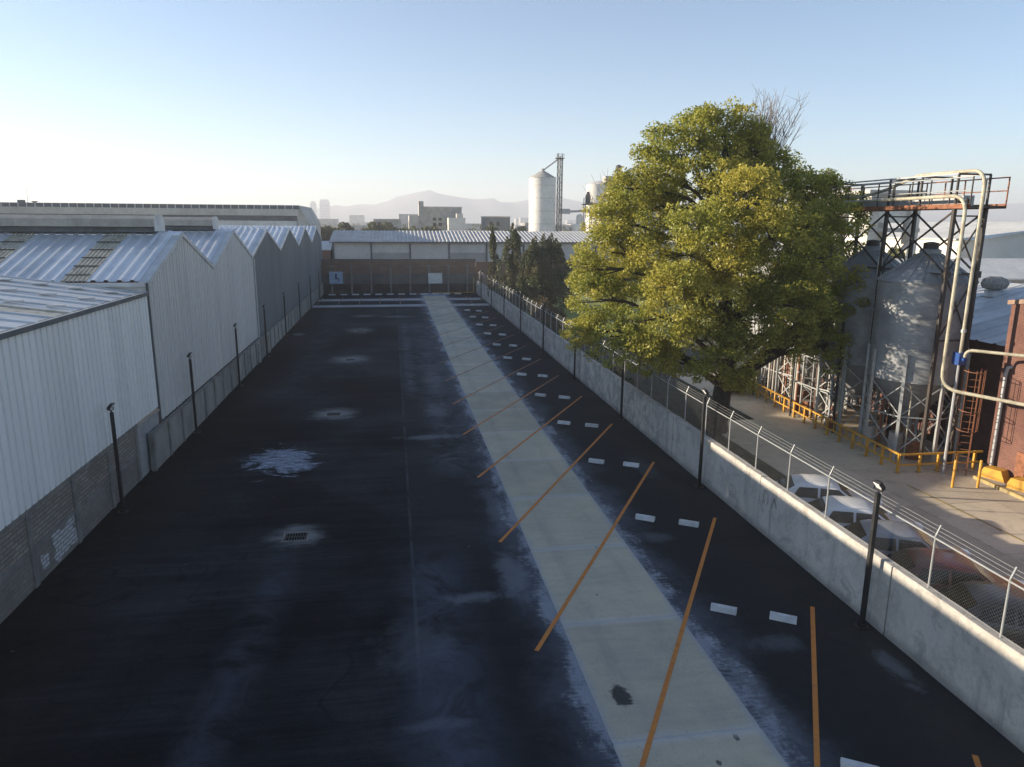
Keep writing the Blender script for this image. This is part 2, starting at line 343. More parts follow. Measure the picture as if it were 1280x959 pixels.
# ------------------------------------------------------------------ mesh helpers
class MB:
    def __init__(s): s.v = []; s.f = []
    def add(s, vs, fs):
        o = len(s.v); s.v += [tuple(v) for v in vs]; s.f += [tuple(i+o for i in f) for f in fs]; return s
    def box(s, c, d, rz=0, rx=0, ry=0):
        m = Matrix.Rotation(rz, 3, 'Z') @ Matrix.Rotation(ry, 3, 'Y') @ Matrix.Rotation(rx, 3, 'X')
        vs = [Vector(c)+m @ Vector((a*d[0]/2, b*d[1]/2, e*d[2]/2)) for e in (-1, 1) for (a, b) in ((-1, -1), (1, -1), (1, 1), (-1, 1))]
        return s.add(vs, [(3, 2, 1, 0), (4, 5, 6, 7), (0, 1, 5, 4), (1, 2, 6, 5), (2, 3, 7, 6), (3, 0, 4, 7)])
    def bb(s, a, b): return s.box([(p+q)/2 for p, q in zip(a, b)], [abs(q-p) for p, q in zip(a, b)])
    def tube(s, p0, p1, r0, r1=None, n=6, caps=True):
        r1 = r0 if r1 is None else r1; p0, p1 = Vector(p0), Vector(p1); d = p1-p0
        if d.length < 1e-6: return s
        q = d.to_track_quat('Z', 'Y'); vs = []
        for p, r in ((p0, r0), (p1, r1)):
            for i in range(n):
                a = 2*math.pi*(i+.5)/n; vs.append(p+q @ Vector((r*math.cos(a), r*math.sin(a), 0)))
        fs = [(i, (i+1) % n, n+(i+1) % n, n+i) for i in range(n)]
        if caps: fs += [tuple(range(n-1, -1, -1)), tuple(range(n, 2*n))]
        return s.add(vs, fs)
    def bar(s, p0, p1, w): return s.tube(p0, p1, w*.7071, n=4)
    def path(s, pts, r, n=8):
        pts = [Vector(p) for p in pts]; rings = []
        up = Vector((0, 0, 1))
        base = len(s.v)
        ref = None
        for i, p in enumerate(pts):
            t = (pts[min(i+1, len(pts)-1)]-pts[max(i-1, 0)]).normalized()
            if ref is None: ref = t.orthogonal().normalized()
            ref = (ref-t*ref.dot(t)).normalized(); b = t.cross(ref)
            rad = r[i] if isinstance(r, (list, tuple)) else r
            s.v += [tuple(p+ref*rad*math.cos(2*math.pi*j/n)+b*rad*math.sin(2*math.pi*j/n)) for j in range(n)]
        for i in range(len(pts)-1):
            for j in range(n):
                a = base+i*n; s.f.append((a+j, a+(j+1) % n, a+n+(j+1) % n, a+n+j))
        s.f.append(tuple(base+j for j in range(n-1, -1, -1))); e = base+(len(pts)-1)*n; s.f.append(tuple(e+j for j in range(n)))
        return s
    def lathe(s, prof, c=(0, 0, 0), n=24, capb=True, capt=True):
        base = len(s.v)
        for (r, z) in prof:
            for j in range(n): a = 2*math.pi*j/n; s.v.append((c[0]+r*math.cos(a), c[1]+r*math.sin(a), c[2]+z))
        for i in range(len(prof)-1):
            for j in range(n): a = base+i*n; s.f.append((a+j, a+(j+1) % n, a+n+(j+1) % n, a+n+j))
        if capb: s.f.append(tuple(base+j for j in range(n-1, -1, -1)))
        if capt: e = base+(len(prof)-1)*n; s.f.append(tuple(e+j for j in range(n)))
        return s
    def quad(s, *p): return s.add(p, [tuple(range(len(p)))])
    def prism(s, poly, axis, a, b):           # polygon in the two other axes, extruded along axis
        def mk(p, t): return {'x': (t, p[0], p[1]), 'y': (p[0], t, p[1]), 'z': (p[0], p[1], t)}[axis]
        n = len(poly); vs = [mk(p, a) for p in poly]+[mk(p, b) for p in poly]
        return s.add(vs, [tuple(range(n)), tuple(range(2*n-1, n-1, -1))]+[(i, n+i, n+(i+1) % n, (i+1) % n) for i in range(n)])
    def mesh(s, name, smooth=False, fix=True):
        me = bpy.data.meshes.new(name); me.from_pydata(s.v, [], s.f); me.update()
        if fix:
            import bmesh
            bm = bmesh.new(); bm.from_mesh(me); bmesh.ops.recalc_face_normals(bm, faces=bm.faces); bm.to_mesh(me); bm.free()
        if smooth:
            me.polygons.foreach_set('use_smooth', [True]*len(me.polygons))
            try: me.set_sharp_from_angle(angle=R(35))
            except Exception: pass
        return me
    def build(s, name, mat, parent=None, smooth=False, fix=True, kind=None):
        return link(name, s.mesh(name, smooth, fix), mat, parent, kind)
def link(name, me, mat=None, parent=None, kind=None):
    if mat and not me.materials: me.materials.append(M[mat])
    o = bpy.data.objects.new(name, me); COL.objects.link(o)
    if parent: attach(o, parent)
    if kind: o['kind'] = kind
    return o
def attach(o, p): o.parent = p; o.matrix_parent_inverse = Matrix.Translation(Vector(p.location)).inverted() if p.get('wc') else Matrix()
def tag(o, label, cat, group=None):
    o['label'] = label; o['category'] = cat
    if group: o['group'] = group
    return o
def thing(name, label, cat, loc=(0, 0, 0), rz=0, group=None, world=False):
    o = bpy.data.objects.new(name, None); COL.objects.link(o); o.empty_display_size = .3
    o.location = loc; o.rotation_euler = (0, 0, rz)
    if world: o['wc'] = 1          # parts are given in world coordinates
    return tag(o, label, cat, group)
def dup(root, loc, rz=None, label=None, group=None):
    def cp(o, par):
        c = o.copy(); COL.objects.link(c)
        if par: c.parent = par; c.matrix_parent_inverse = o.matrix_parent_inverse
        for ch in o.children: cp(ch, c)
        return c
    c = cp(root, None); c.location = loc
    if rz is not None: c.rotation_euler = (0, 0, rz)
    if label: c['label'] = label
    if group: c['group'] = group
    return c
def struct(o): o['kind'] = 'structure'; return o

def ribsheet(pts2, profile, along, up):
    """corrugated sheet: profile [(s, depth)], bottom/top heights given by pts2(s)->(b,t)"""
    m = MB(); n = len(profile)
    for (s_, d) in profile:
        b, t = pts2(s_)
        m.v.append(along(s_, d, b)); m.v.append(along(s_, d, t))
    for i in range(n-1): m.f.append((2*i, 2*i+2, 2*i+3, 2*i+1))
    return m
def profile(s0, s1, pitch, kind):
    out = []; s = s0
    while s < s1-1e-4:
        for (a, d) in kind:
            if s+a*pitch <= s1+1e-5: out.append((s+a*pitch, d))
        s += pitch
    if out[-1][0] < s1-1e-4: out.append((s1, out[0][1]))
    return out
PAN = [(0, 0), (.70, 0), (.76, -.1), (.94, -.1)]          # broad pans with a narrow groove
TRAP = [(0, 0), (.45, 0), (.55, -.12), (.90, -.12)]

# ------------------------------------------------------------------ ground and paving
m = MB(); m.quad((-4400, -390, -.12), (4600, -390, -.12), (4600, 3790, -.12), (-4400, 3790, -.12)); g = struct(m.build('ground', 'ground', fix=False))
m = MB(); m.bb((-10.3, -6, -.3), (11.95, 105.6, 0)); lot = struct(m.build('parking_lot', 'asphalt'))
# concrete strip: pale joint bed and separate slabs
m = MB(); m.bb((4.02, -6, -.01), (7.1, 101.5, .004)); m.build('joint_bed', 'strip_joint', lot)
y = -5.6; sl_me = {}
while y < 101:
    L = min(4.35, 101.4-y)
    key = round(L, 2)
    if key not in sl_me:
        q = MB(); q.bb((-1.56, .03, -.01), (1.56, L-.03, .004)); sl_me[key] = q.mesh('slab')
    o = link('slab', sl_me[key], 'strip', lot); o.location = (5.56, y, .004+rnd.uniform(0, .0008)); y += 4.35
for (a, b) in ((88.6, 91.0), (95.6, 98.4)):
    for (x0, x1) in ((-9.7, 3.98), (7.14, 11.75)):
        q = MB(); q.bb((x0, a, -.01), (x1, b, .006)); q.build('cross_slab', 'cross_strip', lot)
# orange bay lines (angled, 59 degrees) and the short ones by the far wall
q = MB(); a = math.atan2(13.02, 7.72); L = math.hypot(13.02, 7.72)
dx, dy = math.cos(a), math.sin(a); nx, ny = -dy*.055, dx*.055
for i in range(8):
    t0, t1 = L*i/8, L*(i+1)/8
    vs = [(dx*t0+nx, dy*t0+ny), (dx*t0-nx, dy*t0-ny), (dx*t1-nx, dy*t1-ny), (dx*t1+nx, dy*t1+ny)]
    q.add([(v[0], v[1], 0) for v in vs]+[(v[0], v[1], .003) for v in vs], [(0, 1, 2, 3), (4, 7, 6, 5), (0, 4, 5, 1), (2, 6, 7, 3), (1, 5, 6, 2), (3, 7, 4, 0)])
lme = q.mesh('painted_line')
for k_ in range(-3, 13):
    o = link('painted_line', lme, 'orange', lot); o.location = (3.13, 15.13+6.09*k_+(.55 if k_ == -3 else .05 if k_ == -2 else 0), .0105)
q = MB(); q.bb((-.05, 0, 0), (.05, 9.0, .003)); sm = q.mesh('painted_line')
for i in range(8):
    o = link('painted_line', sm, 'orange', lot); o.location = (-9.4+2.55*i+(4 if i > 4 else 0), 91.5, .0105)
# street, verge, grass beyond the right-hand wall
m = MB(); m.bb((12.15, -10, -.3), (70, 110, -.02)); struct(m.build('street_bed', 'dirt'))
st = thing('street_pavement', 'tan concrete street slabs beside the parked cars', 'street', (0, 0, 0)); st['kind'] = 'structure'
for a in ('label', 'category'): del st[a]
yy = -10; sm = {}
rows = []
while yy < 46:
    xs = [12.15, 15.4, 18.6, 21.8, 25.0, 28.2, 31.4] if yy < 22 else [15.6, 18.6, 21.8, 25.0] if yy < 33 else [18.6, 21.8, 25.0]
    for x0, x1 in zip(xs[:-1], xs[1:]):
        key = (round(x1-x0, 2))
        if key not in sm:
            q = MB(); q.bb((.012, .012, -.1), (x1-x0-.012, 3.988, 0)); sm[key] = q.mesh('slab')
        o = link('slab', sm[key], 'street_concrete', st); o.location = (x0, yy, .02+rnd.uniform(-.004, .004))
    yy += 4
q = MB(); q.box((20.1, 15, .031), (.1, 18, .004), rz=R(2)); q.build('painted_line', 'yellow_dull', st)
# raised kerb apron in front of the brick store
m = MB(); m.bb((23.15, 6, -.05), (24.0, 24.3, .14)); o = m.build('kerb_apron', 'conc', fix=True); struct(o)
m = MB(); m.bb((22.98, 6, -.05), (23.15, 24.3, .145)); m.build('painted_edge', 'yellow_dull', o)
m = MB(); m.bb((12.2, 62, -.05), (60, 104, .03)); struct(m.build('lawn', 'grass'))

# ------------------------------------------------------------------ drains
def drain(loc):
    t = thing('drain_grate', 'square black drain grating sunk in the dark asphalt, pale cement round it', 'drain', loc, 0, 'drains down the middle of the lot')
    q = MB()
    for (a, b) in (((-.42, -.36), (.42, -.28)), ((-.42, .28), (.42, .36)), ((-.42, -.28), (-.34, .28)), ((.34, -.28), (.42, .28))): q.bb((*a, .001), (*b, .014))
    q.build('frame', 'post_conc', t)
    q = MB(); q.bb((-.34, -.28, .0012), (.34, .28, .005)); q.build('pit', 'pit_black', t)
    bm_ = MB().bb((-.012, -.28, .005), (.012, .28, .016)).mesh('bar')
    for i in range(8): o = link('bar', bm_, 'steel_black', t); o.location = (-.29+.083*i, 0, 0)
    q = MB(); q.bb((-.34, -.02, .0052), (.34, .02, .012)); q.build('cross_bar', 'steel_black', t)
    return t
d0 = drain((-3.36, 22.6, 0))
for p in ((-3.34, 38.1, 0), (-3.32, 53.9, 0), (-3.25, 68.6, 0)): dup(d0, p)

# ------------------------------------------------------------------ wheel stops
def stop_mesh(l, w, h):
    q = MB(); q.prism([(-w/2, 0), (w/2, 0), (w/2*.62, h), (-w/2*.62, h)], 'x', -l/2, l/2); return q.mesh('wheel_stop')
sme = stop_mesh(.66, .23, .14)
for k_ in range(-1, 13):
    for (dx_, dy_) in ((8.41, 16.2), (9.71, 15.5)):
        o = link('wheel_stop', sme, 'stop_white'); o.location = (dx_+rnd.uniform(-.03, .03), dy_+6.13*k_+rnd.uniform(-.05, .05)+(.35 if k_ == -1 else 0), 0); o.rotation_euler = (0, 0, R(-31+rnd.uniform(-3, 3)))
        tag(o, 'short white concrete wheel stop, one of a pair beside the angled orange lines', 'wheel stop', 'wheel stops of the angled bays')
sme2 = stop_mesh(.95, .25, .15)
for i in range(12):
    o = link('wheel_stop', sme2, 'stop_white'); o.location = (-8.5+1.6*i, 103.7, 0)
    tag(o, 'white wheel stop in the row at the foot of the brick end wall', 'wheel stop', 'wheel stops along the end wall')

# ------------------------------------------------------------------ left side: low warehouse
YA, YB = 8.0, 31.75
lw = thing('low_warehouse', 'low pale corrugated shed with a dark gutter line and brick base', 'warehouse', (-10, 20, 0), world=True)
y = YB
while y > YA:
    y0 = y-1.08
    pr = profile(y0, y-.006, .36, PAN)
    q = ribsheet(lambda s_: (2.3, 7.02), pr, lambda s_, d, h: (-10+d, s_, h), None)
    q.build('cladding_sheet', 'clad_near', lw, fix=False); y -= 1.08
q = MB(); q.bb((-10.2, YA, 7.0), (-9.93, YB-.02, 7.14)); q.build('gutter', 'gutter', lw)
q = MB(); q.bb((-10.0, YA, 7.141), (-9.96, YB-.02, 7.16)); q.build('roof_flashing', 'trim', lw)
# low roof: strips running up the slope away from the eave
y = YB-.02; i = 0
while y > YA:
    y0 = y-1.15; q = MB()
    def rz(x): return 7.08+(-10-x)*.135
    pts = [(y0, 0), (y-.16, 0), (y-.12, .05), (y-.03, .05), (y, 0)]
    for (s_, d) in pts: q.v += [(-10.05, s_, rz(-10.05)+d), (-26, s_, rz(-26)+d)]
    q.f += [(2*j, 2*j+2, 2*j+3, 2*j+1) for j in range(len(pts)-1)]
    q.build('roof_sheet', 'skylight' if i in (6,) else 'sheet_dull', lw, fix=False); y -= 1.15; i += 1
clip = MB().box((0, 0, .05), (.55, .14, .05)).mesh('ridge_clip')
for yy_ in (25.6, 28.0, 30.4):
    for j in range(8):
        o = link('ridge_clip', clip, 'trim', lw); xx = -10.9-1.25*j; attach(o, lw); o.location = (xx, yy_, rz(xx)+.02)
# brick base wall with concrete piers and a mid beam
for yy_ in (11.0, 14.0, 17.2, 20.3, 23.2, 26.1, 28.9):
    q = MB(); q.bb((-10.35, yy_-.13, 0), (-10.03, yy_+.13, 2.28)); q.build('pier', 'post_conc', lw)
ps = [8, 11.0, 14.0, 17.2, 20.3, 23.2, 26.1, 28.9]
for a, b in zip(ps[:-1], ps[1:]):
    q = MB(); q.bb((-10.3, a+.13, 1.16), (-10.07, b-.13, 2.12)); q.build('brick_panel', 'brick_low', lw)
    q = MB(); q.bb((-10.3, a+.13, 0), (-10.07, b-.13, 1.02)); q.build('brick_panel', 'brick_plain', lw)
    q = MB(); q.bb((-10.3, a+.13, 1.02), (-10.045, b-.13, 1.16)); q.build('beam', 'post_conc', lw)
    q = MB(); q.bb((-10.3, a+.13, 2.12), (-10.045, b-.13, 2.27)); q.build('beam', 'post_conc', lw)
q = MB(); q.bb((-10.5, YA, 2.22), (-10.12, YB, 2.45)); q.build('sill_gap', 'dark', lw)
q = MB(); q.bb((-10.3, 29.03, 0), (-10.05, 31.7, 2.1)); q.build('whitewashed_panel', 'brick_whitewash', lw)
q = MB(); q.bb((-10.25, 29.03, 2.1), (-9.98, 31.7, 2.2)); q.build('beam', 'conc', lw)
q = MB(); q.bb((-26, YA, 0), (-25.8, YB, 9.0)); q.build('back_wall', 'grey_wall', lw)
q = MB(); q.bb((-26, YA-.2, 0), (-10.04, YA-.02, 7.0)); q.build('end_wall', 'grey_wall', lw)

# ------------------------------------------------------------------ left side: saw-tooth warehouses
def gable_z(y, y0, yr, y1, zv, zr): return zv+(zr-zv)*((y-y0)/(yr-y0) if y < yr else (y1-y)/(y1-yr))
def bay(par, y0, yr, y1, zv, zr, zb, xf, clad, pitch, split, roofx, sky=(), detailed=True):
    # gable cladding
    n = max(1, round((y1-y0)/1.06)) if split else 1
    for i in range(n):
        a = y0+(y1-y0)*i/n; b = y0+(y1-y0)*(i+1)/n-.004
        pr = profile(a, b, pitch, TRAP); pr = sorted(set(pr+([(yr, 0)] if a < yr < b else [])))
        q = ribsheet(lambda s_: (zb, gable_z(s_, y0, yr, y1, zv, zr)-.02), pr, lambda s_, d, h: (xf+d, s_, h), None)
        q.build('gable_sheet', clad, par, fix=False)
    # verge trims
    for (p, q_) in (((y0, zv), (yr, zr)), ((yr, zr), (y1, zv))):
        q = MB(); e = .16
        q.prism([(p[0], p[1]-e), (q_[0], q_[1]-e), (q_[0], q_[1]+.05), (p[0], p[1]+.05)], 'x', xf-.3, xf+.05); q.build('verge_trim', 'trim' if clad == 'clad_gable' else 'sheet_dull', par)
    # near slope in ribbed sheets running up the slope
    L = math.hypot(yr-y0, zr-zv); ny_, nz_ = -(zr-zv)/L, (yr-y0)/L
    w = 1.0; x = xf-.3; i = 0
    pieces = MB() if not detailed else None
    while x > roofx:
        x1 = x-w
        prof = [(x, 0), (x-.14, 0), (x-.20, .075), (x-.30, .075), (x-.36, 0), (x-.62, 0), (x-.68, .075), (x-.80, .075), (x-.86, 0), (x1, 0)]
        issky = any(a_ <= i <= b_ for a_, b_ in sky)
        if issky: prof = [(x-w*j/24, (.0, .04, .04, .0)[j % 4]) for j in range(25)]
        q = MB()
        for (xx, d) in prof:
            q.v += [(xx, y0+ny_*d, zv+.06+nz_*d), (xx, yr+ny_*d*.2, zr+.06+nz_*d)]
        q.f += [(2*j, 2*j+1, 2*j+3, 2*j+2) for j in range(len(prof)-1)]
        if detailed: o = q.build('roof_sheet', 'skylight' if issky else 'sheet', par, fix=False)
        else: pieces.add(q.v, q.f)
        if issky and detailed:
            for tt in (.1, .26, .42, .58, .74):  # dark bars at the laps paint in the purlin shadow lines
                c = Vector(((x+x1)/2, y0+(yr-y0)*tt, zv+.06+(zr-zv)*tt))+Vector((0, ny_, nz_))*.06
                s_ = MB(); s_.box(c, (w*.98, .05, .03), rx=math.atan2(zr-zv, yr-y0)); s_.build('lap_shadow', 'dark', o); 
        x = x1; i += 1
    if not detailed: pieces.build('roof_slope', 'sheet', par, fix=False)
    q = MB(); q.quad((xf-.3, yr, zr+.05), (xf-.3, y1, zv+.05), (roofx, y1, zv+.05), (roofx, yr, zr+.05)); q.build('far_slope', 'sheet', par, fix=False)
    q = MB(); q.prism([(yr-.45, zr-.06), (yr, zr+.09), (yr+.45, zr-.06), (yr+.45, zr-.09), (yr, zr+.05), (yr-.45, zr-.09)], 'x', xf+.02, roofx); q.build('ridge_cap', 'sheet', par)
def monitor(par, yr, zr, x0, x1):
    q = MB(); q.prism([(yr-.5, zr+.05), (yr+.5, zr+.05), (yr+.45, zr+.3), (yr-.45, zr+.3)], 'x', x1, x0-.05); q.build('monitor_base', 'gutter', par)
    q = MB(); q.prism([(yr-.7, zr+.3), (yr+.7, zr+.3), (yr+.7, zr+.66), (yr+.45, zr+.82), (yr-.45, zr+.82), (yr-.7, zr+.66)], 'x', x1, x0-.04)
    mm = q.build('roof_monitor', 'monitor', par)
    q = MB(); q.prism([(yr-.74, zr+.1), (yr+.74, zr+.1), (yr+.74, zr+.68), (yr+.48, zr+.86), (yr-.48, zr+.86), (yr-.74, zr+.68)], 'x', x0-.04, x0); q.build('end_plate', 'trim', mm)
sw = thing('sawtooth_warehouse', 'tall pale corrugated warehouse with twin gables and ribbed roof with roof monitors', 'warehouse', (-10, 43, 0), world=True)
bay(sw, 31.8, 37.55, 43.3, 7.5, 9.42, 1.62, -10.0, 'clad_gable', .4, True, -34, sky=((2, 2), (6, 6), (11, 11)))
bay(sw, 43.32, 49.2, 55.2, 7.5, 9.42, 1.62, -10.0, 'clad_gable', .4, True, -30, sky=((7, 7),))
monitor(sw, 37.55, 9.42, -10.95, -34); monitor(sw, 49.2, 9.42, -11.0, -30)
q = MB(); q.bb((-34, 31.76, 5), (-10.02, 31.9, 7.45)); q.build('side_wall', 'clad_gable', sw)
q = MB(); q.bb((-34, 31.6, 7.36), (-10.02, 31.86, 7.52)); q.build('valley_gutter', 'trim', sw)
q = MB(); q.bb((-10.3, 31.82, 1.5), (-10.06, 55.2, 1.64)); q.build('sill_gap', 'dark', sw)
q = MB(); q.bb((-34.2, 31.8, 0), (-34, 55.2, 7.5)); q.build('back_wall', 'grey_wall', sw)
q = MB(); q.bb((-10.03, 31.70, 1.62), (-9.95, 31.79, 7.5)); q.build('corner_flashing', 'gutter', sw)
fwh = thing('sawtooth_warehouse', 'long slate grey warehouse with four pointed gables reaching the end wall', 'warehouse', (-10, 80, 0), world=True)
ed = [55.25, 68.9, 82.3, 95.5, 108.6]
for a, b in zip(ed[:-1], ed[1:]):
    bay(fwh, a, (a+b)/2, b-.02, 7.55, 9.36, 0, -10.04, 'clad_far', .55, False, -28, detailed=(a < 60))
q = MB(); q.bb((-28, 108.4, 0), (-10.1, 108.6, 7.5)); q.build('end_wall', 'grey_wall', fwh)
q = MB(); q.bb((-28.2, 55.3, 0), (-28, 108.4, 7.5)); q.build('back_wall', 'grey_wall', fwh)
q = MB(); q.tube((-9.9, 55.1, 1.6), (-9.9, 55.1, 7.4), .05, n=8); q.build('downpipe', 'trim', fwh)

# low precast wall at the foot of the sawtooth warehouses
pw = thing('precast_wall', 'low grey precast panel wall at the foot of the sawtooth warehouses', 'wall', (-9.9, 60, 0), world=True)
y = 30.0; k_ = 0
po = MB().bb((-.1, -.09, 0), (.1, .09, 1.62)).mesh('post')
pn = MB().bb((-.05, .1, 0), (.05, 1.98, 1.54)).mesh('panel')
pc = MB().bb((-.075, .1, 1.545), (.075, 1.98, 1.6)).mesh('coping')
while y < 105:
    for nm, me, mt in (('post', po, 'post_conc'), ('panel', pn, 'panel_conc'), ('coping', pc, 'post_conc')):
        o = link(nm, me, mt, pw); attach(o, pw); o.location = (-9.86, y, 0)
    if 50 < y < 61 and k_ % 2: 
        q = MB(); q.bb((-9.78, y+.7, 0), (-9.66, y+1.0, 1.35)); q.build('buttress', 'conc', pw)
    y += 2.08; k_ += 1

# ------------------------------------------------------------------ lamp posts
def lamp(loc, rz, label, group):
    t = thing('lamp_post', label, 'lamp post', loc, rz, group)
    MB().bb((-.05, -.05, .02), (.05, .05, 3.62)).build('pole', 'black_paint', t)
    q = MB(); q.bb((-.17, -.17, 0), (.17, .17, .02))
    for a in (-.13, .13):
        for b in (-.13, .13): q.tube((a, b, .02), (a, b, .05), .018, n=6)
    q.bb((-.075, -.075, .02), (.075, .075, .1)); q.build('base_plate', 'black_paint', t)
    q = MB(); q.bar((0, 0, 3.62), (0, 0, 3.70), .03); q.bb((-.03, -.15, 3.68), (.0, .15, 3.70)); q.bb((-.03, -.152, 3.69), (0, -.135, 3.84)); q.bb((-.03, .135, 3.69), (0, .152, 3.84)); q.build('bracket', 'black_paint', t)
    an = R(-38)
    h = MB(); h.box((0, 0, 3.82), (.07, .26, .23), ry=an); 
    for i in range(5): h.box(Vector((0, -.09+.045*i, 3.82))+Vector((.05*math.cos(an), 0, -.05*math.sin(an))), (.04, .012, .2), ry=an)
    hd = h.build('lamp_head', 'black_paint', t)
    l = MB(); l.box(Vector((0, 0, 3.82))+Vector((-.038*math.cos(an), 0, .038*math.sin(an)*1.0)), (.012, .215, .185), ry=an); l.build('lens', 'lens', hd)
    return t
l0 = lamp((11.56, 14.95, 0), 0, 'slim black floodlight post standing against the concrete wall below the wire fence', 'lamp posts along the concrete wall')
for yy_ in (4.8, 25.05, 35.0, 45.0, 55.2, 65.6, 75.8, 86.0, 96.2): dup(l0, (11.56, yy_, 0))
l1 = dup(l0, (-9.6, 25.6, 0), math.pi, 'slim black floodlight post standing along the corrugated warehouses', 'lamp posts along the warehouses')
for yy_ in (15.3, 35.5, 45.8, 56.0, 66.3, 76.8, 87.2, 97.6): dup(l1, (-9.6, yy_, 0), math.pi)

# ------------------------------------------------------------------ right-hand concrete wall and chain-link fence
WX = 11.86
cw = thing('concrete_wall', 'long stained concrete wall carrying the wire fence beside the lot', 'wall', (WX, 50, 0), world=True)
js = [-6, 2.5, 9.0, 14.5, 21.0, 28.7, 36.5, 44.5, 52.5, 60.5, 66.4, 74, 82, 90, 98, 104.6]
for i, (a, b) in enumerate(zip(js[:-1], js[1:])):
    off = rnd.uniform(-.012, .012); top = 1.86+rnd.uniform(-.015, .015)
    q = MB(); n = max(2, int((b-a)/.5)); vs = []
    for j in range(n+1):
        y = a+.02+(b-a-.04)*j/n; w_ = rnd.uniform(-.006, .006); tz = top+rnd.uniform(-.012, .012)
        vs += [(WX+off+w_, y, -.05), (WX+off+w_, y, tz-.02), (WX+off+w_+.02, y, tz), (WX+.23, y, tz-.005), (WX+.25, y, -.05)]
    fs = [(5*j+k2, 5*j+5+k2, 5*j+6+k2, 5*j+1+k2) for j in range(n) for k2 in range(4)]+[tuple(range(5)), tuple(5*n+k2 for k2 in (4, 3, 2, 1, 0))]
    q.add(vs, fs); q.build('wall_segment', 'wall_concrete', cw)
    if i: q = MB(); q.bb((WX+.03, a-.02, -.05), (WX+.2, a+.02, 1.8)); q.build('joint', 'dark', cw)
q = MB(); gx = WX-.016
for (a, b) in (((20.75, 1.05), (20.68, 1.5)), ((20.68, 1.5), (20.45, 1.44)), ((20.45, 1.44), (20.42, 1.1)), ((20.2, 1.05), (20.05, 1.45)), ((20.05, 1.45), (19.9, 1.15))): q.bar((gx, a[0], a[1]), (gx, b[0], b[1]), .016)
q.build('graffiti', 'post_conc', cw)
fe = thing('chain_link_fence', 'galvanised chain-link fence with barbed wire on top of the concrete wall', 'fence', (12, 50, 1.85), world=True)
FX, FB, FT, SP = 11.99, 1.85, 3.08, 2.05
bay_w = MB(); pit = .062
def wire(m_, p, q_, r_=.0013): m_.tube(p, q_, r_, n=3, caps=False)
hh = FT-FB-.04
for sgn in (1, -1):
    c = -hh
    while c < SP:
        a0, a1 = max(0, c), min(SP, c+hh)
        if a1-a0 > .02:
            z0, z1 = a0-c, a1-c
            if sgn > 0: wire(bay_w, (.003, a0, z0), (.003, a1, z1))
            else: wire(bay_w, (-.003, SP-a0, z0), (-.003, SP-a1, z1))
        c += pit*1.414
mesh_me = bay_w.mesh('mesh_panel', fix=False)
pq = MB(); pq.tube((0, 0, -.1), (0, 0, 1.27), .024, n=8); pq.tube((0, 0, 1.27), (.10, 0, 1.52), .02, n=6); pme = pq.mesh('post')
rq = MB(); rq.tube((0, 0, 1.21), (0, SP, 1.21), .021, n=6); rme = rq.mesh('top_rail')
bms = [('barbed_wire', MB().tube((.025+.033*i, 0, 1.31+.08*i), (.025+.033*i, SP, 1.31+.08*i), .004, n=3, caps=False).mesh('barbed_wire', fix=False)) for i in range(3)]
bms.append(('bottom_wire', MB().tube((0, 0, .03), (0, SP, .03), .005, n=3, caps=False).mesh('bottom_wire', fix=False)))
y = 11.4-SP*8
while y < 103:
    for nm, me in (('post', pme), ('top_rail', rme), ('mesh_panel', mesh_me), *bms):
        o = link(nm, me, 'wire' if nm == 'mesh_panel' else 'galv', fe); attach(o, fe); o.location = (FX, y, FB+.02)
    y += SP

# ------------------------------------------------------------------ end wall, signs
ew = thing('end_wall', 'dark brick and block wall with grey piers closing the far end of the lot', 'wall', (0, 105.6, 0), world=True)
q = MB(); q.bb((-10, 105.65, 0), (11.9, 105.95, 1.35)); q.build('lower_course', 'darkbrick', ew)
q = MB(); q.bb((-10, 105.70, 1.35), (11.9, 105.95, 2.75)); q.build('block_course', 'blockwall', ew)
q = MB(); q.bb((-10, 105.66, 2.75), (11.9, 105.95, 3.85)); q.build('brick_course', 'brick_brown', ew)
q = MB(); q.bb((-10, 105.60, 3.85), (11.9, 106.0, 3.93)); q.build('coping', 'brownbrick', ew)
for i in range(8):
    xx = -8.6+2.75*i; q = MB(); q.bb((xx-.12, 105.52, 0), (xx+.12, 105.68, 4.05)); q.build('pier', 'post_conc', ew)
q = MB(); q.bb((-10, 106.3, 0), (11.95, 106.5, 4.72)); q.build('upper_wall', 'brick_brown', ew)
q = MB(); q.bb((-10, 106.22, 4.72), (11.95, 106.55, 4.86)); q.build('cap_beam', 'gutter', ew)
s1 = thing('wall_sign', 'pale blue square sign with a dark figure on the end wall', 'sign', (-8.0, 105.45, 2.3))
q = MB(); q.bb((-.95, -.03, -.85), (.95, .03, .85)); q.build('board', 'sign_blue', s1)
q = MB(); q.lathe([(.0, 0), (.14, .03), (.17, .12), (.12, .22), (0, .26)], (0, -.05, .3), 10); q.box((0, -.05, .05), (.26, .03, .5)); q.box((.14, -.05, -.15), (.45, .03, .14)); q.box((.33, -.05, -.3), (.13, .03, .4)); q.build('figure', 'sign_navy', s1)
s2 = thing('wall_sign', 'plain white rectangular board on the end wall', 'sign', (6.0, 105.45, 2.15))
q = MB(); q.bb((-1.0, -.03, -.72), (1.0, .03, .72)); q.build('board', 'sign_white', s2)
q = MB(); q.bb((-1.05, -.04, -.78), (1.05, -.02, -.72)); q.bb((-1.05, -.04, .72), (1.05, -.02, .78)); q.build('frame', 'galv', s2)
